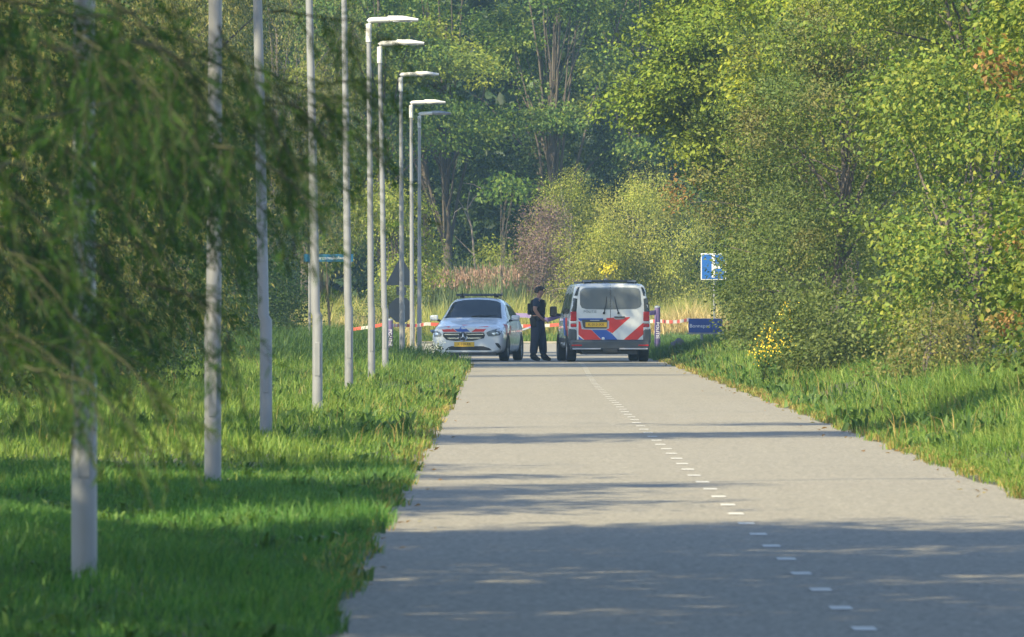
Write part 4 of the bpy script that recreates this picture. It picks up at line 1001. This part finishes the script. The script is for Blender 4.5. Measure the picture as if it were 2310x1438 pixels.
# roof: light bar and antenna
q = MB(); q.box((0, .35, 1.93), (1.26, .30, .065)); lb_ = q.build('light_bar', M['grey'], van, smooth=True, bevel=.025)
for s in (1, -1):
    q = MB(); q.box((s * .5, .34, 1.885), (.16, .18, .035)); q.build('bar_foot', M['black'], lb_)
    q = MB(); q.box((s * .52, .192, 1.932), (.20, .01, .04)); q.build('bar_lamp', M['greytext'], lb_)
q = MB(); q.tube([(-.05, .8, 1.88), (-.05, .8, 1.99)], [.06, .035], 10); q.build('roof_antenna', M['greytext'], van, smooth=True)

# ---------------------------------------------------------------- the police car, front towards the camera
CD = 242.5; mpc = CD / FPX
car = thing('police_car', "white police hatchback facing the camera with chevron stripes and a yellow plate", 'car', (W(1053, 0, CD).x, CD, 0), R(-7.0))
st = [(0.02, [(0, .22), (.58, .22), (.70, .25), (.75, .42), (.75, .62), (.70, .73), (.56, .775), (.34, .80), (0, .81)]),
      (0.10, [(0, .19), (.66, .19), (.81, .23), (.85, .42), (.85, .64), (.79, .76), (.62, .82), (.36, .845), (0, .86)]),
      (0.32, [(0, .18), (.70, .18), (.86, .23), (.885, .45), (.885, .66), (.82, .80), (.66, .855), (.38, .885), (0, .90)]),
      (0.75, [(0, .17), (.72, .17), (.875, .22), (.895, .48), (.895, .72), (.84, .87), (.68, .93), (.40, .955), (0, .965)]),
      (1.12, [(0, .17), (.72, .17), (.875, .22), (.895, .48), (.895, .76), (.84, .93), (.70, .99), (.40, 1.02), (0, 1.035)]),
      (1.30, [(0, .17), (.72, .17), (.875, .22), (.895, .48), (.895, .78), (.84, .95), (.72, 1.06), (.45, 1.10), (0, 1.12)]),
      (2.02, [(0, .17), (.72, .17), (.875, .22), (.895, .48), (.895, .80), (.83, .98), (.655, 1.43), (.48, 1.51), (0, 1.535)]),
      (2.20, [(0, .17), (.72, .17), (.875, .22), (.895, .48), (.895, .80), (.83, .98), (.645, 1.46), (.48, 1.535), (0, 1.555)]),
      (3.35, [(0, .17), (.72, .17), (.875, .22), (.895, .48), (.895, .82), (.83, 1.0), (.64, 1.43), (.46, 1.51), (0, 1.53)]),
      (4.00, [(0, .19), (.72, .19), (.87, .24), (.89, .5), (.88, .82), (.82, 1.0), (.66, 1.24), (.48, 1.30), (0, 1.32)]),
      (4.35, [(0, .24), (.66, .24), (.80, .30), (.84, .5), (.83, .78), (.76, .92), (.62, .98), (.44, 1.0), (0, 1.01)]),
      (4.42, [(0, .3), (.5, .3), (.66, .36), (.7, .5), (.69, .7), (.62, .8), (.5, .85), (.36, .86), (0, .87)])]
cbody, cb = cage('body', st, M['white'], car, 2)
CO = car.location; cyaw = 7.0
def cp(zx, zy):                      # enlarged photograph (5.53x) to the car's own front plane
    px, py = 940 + zx / 5.53, 600 + zy / 5.53
    return ((px - 1053) * mpc / math.cos(R(cyaw)), EYE - (py - HZ) * mpc)
def cpatch(name, pts, mat, off=.004, **k): return patch(name, [cp(*p) for p in pts], cb, M[mat], car, 'y', off=off, **k)
def zpatch(name, pts, mat, off=.004, **k): return patch(name, pts, cb, M[mat], car, 'z', off=off, **k)
# windscreen laid on the raked surface, seen from above
zpatch('windscreen', [(-.70, 1.24), (-.35, 1.17), (0, 1.155), (.35, 1.17), (.70, 1.24), (.66, 1.45), (.585, 1.96), (.3, 1.985), (0, 1.99), (-.3, 1.985), (-.585, 1.96), (-.66, 1.45)], 'glass', .006, step=.08)
for s in (1, -1):
    wpr = MB(); wpr.tube([(s * .08 + .05, 1.17, 1.075), (s * .08 + .28, 1.21, 1.105), (s * .08 + .52, 1.27, 1.10)], [.012, .01, .006], 6); wpr.build('wiper', M['black'], car)
for x0 in (-.21, .21):
    pass
# bonnet film: red, blue and red chevrons above the grille
cpatch('red_stripe', [(290, 768), (400, 752), (505, 824), (330, 826)], 'red', .005)
cpatch('blue_stripe', [(415, 738), (560, 738), (668, 824), (508, 824)], 'blue', .005)
cpatch('red_stripe', [(680, 824), (770, 762), (895, 750), (832, 824)], 'red', .005)
cpatch('red_stripe', [(540, 736), (650, 736), (575, 748)], 'red', .006)
t_ = text("POLITIE", .085, 'lettering', M['greytext'], car, (.12, .93, 1.032), rot=(R(8), 0, 0))
# grille
cpatch('grille', [(330, 835), (835, 832), (850, 870), (835, 905), (700, 935), (470, 938), (370, 925), (325, 880)], 'black', .008)
cpatch('grille_bar', [(345, 850), (828, 848), (835, 862), (345, 864)], 'chrome', .016)
cpatch('grille_bar', [(375, 897), (815, 893), (790, 911), (400, 914)], 'chrome', .016)
ex, ez = cp(577, 884)
yem = cb.ray_cast(Vector((ex, -4, ez)), Vector((0, 1, 0)))[0].y
q = MB(); q.lathe([(.094, -.03), (.108, -.04), (.114, -.03), (.114, 0), (.094, 0)], 'Y', (ex, yem, ez), 28)
em = q.build('emblem', M['chrome'], car, smooth=True)
q = MB(); q.lathe([(0, -.02), (.094, -.02), (.094, 0)], 'Y', (ex, yem, ez), 24); q.build('emblem_disc', M['black'], em)
q = MB()
for k in range(3):
    an = R(90 + 120 * k); q.add([(ex + .095 * math.cos(an), yem - .030, ez + .095 * math.sin(an)), (ex + .020 * math.cos(an + 1.05), yem - .030, ez + .020 * math.sin(an + 1.05)), (ex, yem - .040, ez), (ex + .020 * math.cos(an - 1.05), yem - .030, ez + .020 * math.sin(an - 1.05))], [(0, 1, 2), (0, 2, 3)])
q.build('emblem_star', M['chrome'], em)
# head lamps
cpatch('headlamp', [(868, 835), (900, 812), (1000, 785), (1058, 778), (1052, 830), (1030, 868), (960, 880), (895, 880), (876, 860)], 'headlamp', .012)
cpatch('headlamp', [(160, 800), (215, 795), (290, 832), (310, 860), (290, 885), (215, 885), (175, 868)], 'headlamp', .012)
cpatch('headlamp_lens', [(930, 842), (1000, 826), (1020, 842), (960, 858)], 'chrome', .018)
cpatch('headlamp_lens', [(205, 838), (250, 834), (270, 854), (225, 862)], 'chrome', .018)
# plate
a_ = cp(466, 948); b_ = cp(718, 1012); yp = cb.ray_cast(Vector(((a_[0] + b_[0]) / 2, -4, (a_[1] + b_[1]) / 2)), Vector((0, 1, 0)))[0].y - .012
pm = MB(); pm.box(((a_[0] + b_[0]) / 2, yp, (a_[1] + b_[1]) / 2), (b_[0] - a_[0], .014, .115)); plate = pm.build('number_plate', M['amberplate'], car, bevel=.003)
text("K-528-RR", .088, 'lettering', M['plateink'], plate, ((a_[0] + b_[0]) / 2, yp - .0085, (a_[1] + b_[1]) / 2), sx=.92)
cpatch('lower_intake', [(430, 1003), (830, 1003), (905, 1028), (935, 1055), (350, 1052), (395, 1015)], 'black', .008)
cpatch('lower_intake', [(205, 1003), (300, 1000), (340, 1040), (260, 1055)], 'black', .008)
cpatch('air_vent', [(975, 962), (1015, 965), (1040, 1000), (1050, 1048), (1030, 1040), (985, 985)], 'black', .008)
cpatch('air_vent', [(180, 975), (215, 965), (205, 1010), (170, 1035), (160, 1020)], 'black', .008)
q = MB(); q.box((0, .30, .175), (1.42, .5, .075)); q.box((0, 2.2, .17), (1.3, 3.4, .06)); q.build('underbody', M['black'], car)
# sides
for s in (1, -1):
    patch('side_window', [(1.62, 1.00), (2.40, 1.02), (2.40, 1.36), (2.18, 1.37), (1.90, 1.24)], cb, M['glass'], car, 'x', s, .006, .08)
    patch('side_window', [(2.46, 1.02), (3.40, 1.04), (3.72, 1.12), (3.40, 1.30), (2.46, 1.36)], cb, M['glass'], car, 'x', s, .006, .08)
    patch('side_stripe', [(.50, .62), (.72, .62), (1.10, .88), (.80, .90)], cb, M['red'], car, 'x', s, .005, .08)
    patch('side_stripe', [(1.05, .62), (1.25, .62), (1.75, .84), (1.45, .86)], cb, M['red'], car, 'x', s, .005, .08)
    patch('door_gap', [(1.48, .30), (1.49, .30), (1.49, .98), (1.48, .98)], cb, M['black'], car, 'x', s, .003, .2)
    patch('door_gap', [(2.44, .30), (2.45, .30), (2.45, .98), (2.44, .98)], cb, M['black'], car, 'x', s, .003, .2)
    for yy in (.92, 3.65):
        arc = [(yy + .385 * math.cos(R(a)), .31 + .385 * math.sin(R(a))) for a in range(-10, 195, 15)]
        patch('wheel_arch', [p for p in arc if p[1] > .25], cb, M['black'], car, 'x', s, .006, .1)
        wheel(car, s * .80, yy, .318, .215, s)
    q = MB(); q.box((s * 1.0, 1.55, 1.045), (.20, .10, .135)); mr_ = q.build('mirror', M['white'], car, smooth=True, bevel=.035)
    q = MB(); q.tube([(s * .84, 1.60, .97), (s * .93, 1.57, 1.0)], .028, 8); q.build('mirror_arm', M['black'], mr_)
    q = MB(); q.box((s * 1.0, 1.605, 1.045), (.16, .006, .10)); q.build('mirror_glass', M['glass'], mr_, bevel=.01)
q = MB(); q.box((0, 2.45, 1.605), (1.12, .28, .06)); lb_ = q.build('light_bar', M['grey'], car, smooth=True, bevel=.022)
for s in (1, -1):
    q = MB(); q.box((s * .42, 2.45, 1.56), (.10, .16, .05)); q.build('bar_foot', M['black'], lb_)
    q = MB(); q.box((s * .40, 2.303, 1.607), (.03, .012, .075)); q.build('bar_divider', M['black'], lb_)

# ================================================================== THE OFFICER
def skin(name, verts, edges, rad, mat, parent, sub=2, root=0):
    me = bpy.data.meshes.new(name); me.from_pydata(verts, edges, []); o = bpy.data.objects.new(name, me); C.objects.link(o)
    s = o.modifiers.new("skin", 'SKIN')
    for k, r in enumerate(rad):
        sv = me.skin_vertices[0].data[k]; sv.radius = r if isinstance(r, tuple) else (r, r); sv.use_root = (k == root)
    s.use_smooth_shade = True; u = o.modifiers.new("u", 'SUBSURF'); u.levels = sub; u.render_levels = sub
    bpy.context.view_layer.update()
    m2 = bpy.data.meshes.new_from_object(o.evaluated_get(bpy.context.evaluated_depsgraph_get()))
    bpy.data.objects.remove(o); m2.materials.clear(); m2.materials.append(mat); m2.polygons.foreach_set("use_smooth", [True] * len(m2.polygons))
    return link(name, m2, parent)
PD = 243.5
man = thing('person', "officer in dark short sleeved uniform standing side on, head bowed, hands together at the belt", 'person', (W(1213, 0, PD).x, PD, 0.0))
man.scale = (1.13, 1.12, 1.0)
HEAD = (.065, 0, 1.665)
# body: one surface from head to feet, with both arms and hands
v = [(0, 0, .98), (.005, 0, 1.12), (.01, 0, 1.30), (0, 0, 1.45), (.015, 0, 1.53), (.045, 0, 1.60),      # 0-5 pelvis..neck, skull base
     (.055, 0, 1.66), (.062, 0, 1.74),                                                                  # 6,7 head
     (-.02, -.20, 1.47), (-.065, -.235, 1.24), (.055, -.19, 1.06), (.135, -.10, .985),                    # 8-11 near arm
     (-.02, .20, 1.47), (-.065, .235, 1.24), (.055, .19, 1.06), (.135, .06, .99),                        # 12-15 far arm
     (-.035, -.09, .92), (-.06, -.105, .52), (-.105, -.11, .12), (-.085, -.11, .06),                      # 16-19 near leg
     (.035, .09, .92), (.10, .105, .52), (.125, .11, .12), (.145, .11, .06)]                             # 20-23 far leg
e = [(0, 1), (1, 2), (2, 3), (3, 4), (4, 5), (5, 6), (6, 7), (3, 8), (8, 9), (9, 10), (10, 11), (3, 12), (12, 13), (13, 14), (14, 15), (0, 16), (16, 17), (17, 18), (18, 19), (0, 20), (20, 21), (21, 22), (22, 23)]
r_ = [(.12, .15), (.115, .14), (.125, .16), (.11, .15), .062, .055, (.098, .078), (.088, .072), .062, .045, .036, .028, .062, .045, .036, .028, .085, .06, .035, .02, .085, .06, .035, .02]
# fingers
def fingers(base, sgn):
    bi = base; p = v[base]
    for k, (dy, ln) in enumerate(((-.03, .075), (-.010, .085), (.010, .08), (.03, .062))):
        a0 = len(v); v.append((p[0] + .04, p[1] + dy * .9, p[2] - .022)); v.append((p[0] + .04 + ln * .55, p[1] + dy + sgn * .012, p[2] - .04)); v.append((p[0] + .03 + ln * .7, p[1] + dy + sgn * .03, p[2] - .04 - ln * .5))
        e.extend([(bi, a0), (a0, a0 + 1), (a0 + 1, a0 + 2)]); r_.extend([.011, .0095, .008])
    a0 = len(v); v.append((p[0] + .01, p[1] + sgn * .045, p[2] + .01)); v.append((p[0] + .05, p[1] + sgn * .06, p[2] - .01)); e.extend([(bi, a0), (a0, a0 + 1)]); r_.extend([.013, .010])
fingers(11, 1); fingers(15, -1)
skin('body', v, e, r_, M['skin'], man, 2)
# face and ears
q = MB(); q.add([(.148, -.016, 1.655), (.148, .016, 1.655), (.152, 0, 1.70), (.182, 0, 1.652), (.150, 0, 1.645)], [(0, 3, 2), (3, 1, 2), (0, 4, 3), (4, 1, 3)]); q.build('nose', M['skin'], man, smooth=True)
for s in (-1, 1):
    q = MB(); q.lathe([(0, -.006), (.012, -.005), (.013, .004), (0, .007)], 'Y', (.138, s * .03, 1.694), 10); q.build('eye', M['hair'], man, smooth=True)
    q = MB(); q.lathe([(0, -.012), (.022, -.010), (.03, 0), (0, .012)], 'Y', (.045, s * .082, 1.675), 12); q.build('ear', M['skin'], man, smooth=True)
q = MB(); q.box((.150, 0, 1.620), (.010, .045, .010)); q.build('mouth', plain('lips', (.3, .12, .1), .5), man, bevel=.003)
# hair and cap
def dome(name, c, rad, cut, mat, parent, squash=1.0):
    bm = bmesh.new(); bmesh.ops.create_uvsphere(bm, u_segments=24, v_segments=14, radius=1)
    bmesh.ops.delete(bm, geom=[x for x in bm.verts if x.co.z < cut], context='VERTS')
    for x in bm.verts: x.co = Vector((x.co.x * rad[0] + c[0], x.co.y * rad[1] + c[1], x.co.z * rad[2] + c[2]))
    me = bpy.data.meshes.new(name); bm.to_mesh(me); bm.free(); me.materials.append(mat); me.polygons.foreach_set("use_smooth", [True] * len(me.polygons))
    o = link(name, me, parent); s_ = o.modifiers.new("t", 'SOLIDIFY'); s_.thickness = .006; return o
h_ = dome('hair', (.022, 0, 1.70), (.100, .088, .10), -.5, M['hair'], man); h_.rotation_euler = (0, 0, 0)
cap = dome('cap', (.050, 0, 1.745), (.112, .094, .075), .0, M['capcloth'], man)
q = MB(); n = 12; vs1 = [(.12 + .15 * math.cos(R(-70 + 140 * k / n)) * .8, .095 * math.sin(R(-70 + 140 * k / n)), 1.752 - .10 * abs(math.cos(R(-70 + 140 * k / n))) * .45) for k in range(n + 1)]
vs0 = [(.125, .085 * math.sin(R(-70 + 140 * k / n)), 1.765) for k in range(n + 1)]
q.add(vs0 + vs1, [(k, k + 1, n + 2 + k, n + 1 + k) for k in range(n)]); pk = q.build('peak', M['navy2'], cap, smooth=True); sm = pk.modifiers.new("t", 'SOLIDIFY'); sm.thickness = .006
# clothes: shirt with short sleeves, trousers, boots
skin('shirt', [(0, 0, 1.04), (.005, 0, 1.15), (.01, 0, 1.30), (0, 0, 1.45), (.012, 0, 1.525), (-.02, -.20, 1.475), (-.055, -.23, 1.30), (-.02, .20, 1.475), (-.055, .23, 1.30)],
     [(0, 1), (1, 2), (2, 3), (3, 4), (3, 5), (5, 6), (3, 7), (7, 8)], [(.135, .165), (.128, .155), (.14, .175), (.125, .165), (.075, .085), .078, .066, .078, .066], M['navy'], man, 2, 2)
skin('trousers', [(0, 0, 1.07), (0, 0, .96), (-.035, -.09, .86), (-.06, -.105, .50), (-.10, -.11, .13), (.035, .09, .86), (.10, .105, .50), (.125, .11, .13)],
     [(0, 1), (1, 2), (2, 3), (3, 4), (1, 5), (5, 6), (6, 7)], [(.135, .17), (.145, .175), .125, .102, .086, .125, .102, .086], M['navy'], man, 2, 1)
for s, (ax, ay) in (('near', (-.105, -.11)), ('far', (.125, .11))):
    skin('boot', [(ax, ay, .20), (ax, ay, .075), (ax - .035, ay, .045), (ax + .09, ay, .045), (ax + .17, ay, .035)], [(0, 1), (1, 2), (1, 3), (3, 4)], [.072, .068, .048, (.048, .05), (.038, .045)], M['boot'], man, 2, 1)
# vest, belt and what hangs from them
q = MB(); q.box((.0, 0, 1.33), (.30, .35, .34)); q.build('vest', M['navy2'], man, smooth=True, bevel=.06)
q = MB(); q.box((-.175, 0, 1.26), (.09, .24, .28)); q.build('back_pouch', M['navy2'], man, smooth=True, bevel=.025)
q = MB(); q.box((.155, -.08, 1.36), (.04, .09, .11)); q.build('radio', M['black'], man, bevel=.01)
q = MB(); q.box((.151, .03, 1.43), (.01, .16, .035)); q.build('vest_strip', plain('yellow_strip', (.4, .42, .06), .6), man)
q = MB(); q.lathe([(.150, -.03), (.158, -.028), (.158, .028), (.150, .03)], 'Z', (0, 0, 0), 28)
bl = q.build('belt', M['boot'], man, smooth=True, loc=(0, 0, 1.06)); bl.scale = (.98, 1.2, 1)
q = MB(); q.box((-.10, -.19, .94), (.13, .07, .24), rot=Matrix.Rotation(R(-8), 3, 'Y')); q.build('holster', M['boot'], man, smooth=True, bevel=.022)
q = MB(); q.box((.02, -.195, 1.03), (.07, .04, .09)); q.build('belt_pouch', M['boot'], man, bevel=.01)
q = MB(); q.box((.20, -.02, .965), (.05, .13, .012)); q.build('notebook', M['silverfilm'], man)

# ================================================================== FLOWERS, SAPLING, AUTUMN SPRAYS
def flower_plant(label, x, y, h, nst, spread, nfl, mat, seed, size=.022, name='flowering_weed'):
    g = np.random.default_rng(seed); z = float(gz(x, y)) - .03
    o = thing(name, label, 'plant', (x, y, z), 0, None); st, lv, P = [], [], []
    for k in range(nst):
        an = g.uniform(0, 6.28); r = g.uniform(.1, 1) * spread; hh = h * g.uniform(.6, 1.05); tip = np.array([r * math.cos(an), r * math.sin(an), hh])
        u = np.linspace(0, 1, 6)[:, None]; c = tip * u + np.array([0, 0, 1]) * np.sin(u * 3.14) * .05; c[:, :2] *= u ** .5
        st.append(tube_arrays(c, .006, 4))
        m = 16; tt = g.uniform(.05, .85, m); q = c[0] * (1 - tt[:, None]) + c[-1] * tt[:, None]; A = g.normal(0, 1, (m, 3)); A[:, 2] *= .4
        lv.append(leaf_arrays(q + A * .03, A, g.normal(0, .5, (m, 3)) + [0, 0, 1], g.uniform(.06, .12, m), g.uniform(.015, .03, m)))
        P.append(tip * .95 + g.normal(0, 1, (nfl, 3)) * [.055, .055, .06])
    V, F = bound(st); link('stem', np_mesh('stem', V, F, M['weed']), o)
    V, F = bound(lv); link('foliage', np_mesh('foliage', V, F, M['weed']), o)
    P = np.concatenate(P); m = len(P)
    V, F = bound([leaf_arrays(P, g.normal(0, 1, (m, 3)), g.normal(0, .6, (m, 3)) + [0, -.6, .8], np.full(m, size * 1.6), np.full(m, size * 1.5)) for _ in range(2)])
    fl = link('blossom', np_mesh('blossom', V, F, M[mat]), o); fl['kind'] = 'stuff'
    return o
for k, (px, py, d, h, lab) in enumerate([(1772, 800, 174, 1.2, "tallest yellow flowering weed at the foot of the grey green hawthorn"), (1738, 845, 172, .85, "yellow flowering weed closest to the asphalt"),
                                         (1722, 868, 168, .6, "lowest clump of yellow flowers in the bank grass"), (1760, 868, 169, .65, "small yellow flowered weed below the tallest one")]):
    x = (px - VX) * d / FPX; flower_plant(lab, x, d, h + .05, 22 if k == 0 else 14, .30, 5, 'yellowpetal', 40 + k, .021)
for k, (px, d, h, lab) in enumerate([(985, 232.5, .52, "white flowering weed in front of the police car's bumper corner"), (972, 234, .42, "greyish weed beside the car's hidden front wheel"), (1003, 231, .34, "low pale weed at the tip of the left verge")]):
    x = (px - VX) * d / FPX; flower_plant(lab, x, d, h, 12, .17, 5, 'whitepetal', 60 + k, .02)
ysx = W(1370, 0, 347).x
ys_ = tree('yellow', 'yellow_sapling', "thin sapling with bright yellow leaves rising above the van's roof", ysx, 347, [(0, 0, 2.55, .12, .12, .5)], 150, .018, 6, 'sapling', bark='bark')
sprig(OAK, 'f_rust', "rust coloured oak twig hanging below the tree at the van side", 4.05, 233.5, 3.95, .42, .5, .40, 190, .10, .06)
sprig(OAK, 'f_brown', "browning twig at the inner end of the oak branch", 4.55, 233, 4.35, .35, .5, .3, 260, .10, .06)
sprig(HAZ, 'f_rust', "orange leaved twig at the right edge of the picture halfway up", 6.35, 124, 2.2, .28, .3, .2, 110, .10, .07)
sprig(HAZ, 'f_rust', "orange brown twig low at the right edge above the bank", 6.2, 122.5, 1.15, .28, .3, .22, 110, .10, .07)
sprig(HAZ, 'f_rust', "small rusty twig near the upper right corner", 6.25, 126, 4.35, .35, .3, .35, 130, .10, .07)
# fallen leaves on the road edge
g = np.random.default_rng(8); n = 170; ysd = 45 + 185 * g.random(n) ** 1.3; left = g.random(n) < .35
xsd = np.where(left, ledge(ysd) + np.abs(g.normal(0, .12, n)), redge(ysd) - np.abs(g.normal(0, .22, n)))
P = np.stack([xsd, ysd, np.full(n, .012)], 1)
V, F = leaf_arrays(P, g.normal(0, 1, (n, 3)) * [1, 1, .15], g.normal(0, .2, (n, 3)) + [0, 0, 1], g.uniform(.04, .08, n), g.uniform(.03, .05, n))
tag(link("fallen_leaves", np_mesh("fallen_leaves", V, F, M['f_rust'])), "scattered fallen leaves along the asphalt edge", "leaves", kind='stuff')
# slender dead trunk between the fourth and fifth lamp post
dx_ = W(741, 0, 275).x; q = MB(); q.tube([(0, 0, -.1), (.02, 0, .9), (-.02, 0, 1.8), (-.07, 0, 2.7)], [.045, .04, .03, .012], 7)
for a_, b_ in (((.02, 0, .95), (.16, .05, 1.6)), ((-.02, 0, 1.7), (-.15, 0, 2.3)), ((-.03, 0, 1.9), (.07, 0, 2.4))): q.tube([a_, b_], [.018, .006], 5)
o = q.build('bare_sapling', M['bark'], None, smooth=True, loc=(dx_, 275, float(gz(dx_, 275)))); tag(o, "slender bare brown sapling below the street name plate", 'sapling')

# ================================================================== HAZE
hm = bpy.data.materials.new("haze_air"); hm.use_nodes = True; hn = hm.node_tree.nodes; hn.remove(hn["Principled BSDF"])
pv = hn.new("ShaderNodeVolumePrincipled"); pv.inputs["Color"].default_value = (.42, .70, 1, 1); pv.inputs["Density"].default_value = .00020; pv.inputs["Anisotropy"].default_value = 0.0
hm.node_tree.links.new(pv.outputs[0], hn["Material Output"].inputs["Volume"])
hz = MB(); hz.box((0, 320, 11.5), (640, 840, 26)); ho = hz.build("haze", hm); tag(ho, "thin blue summer haze over the road and wood", "haze", kind='stuff')
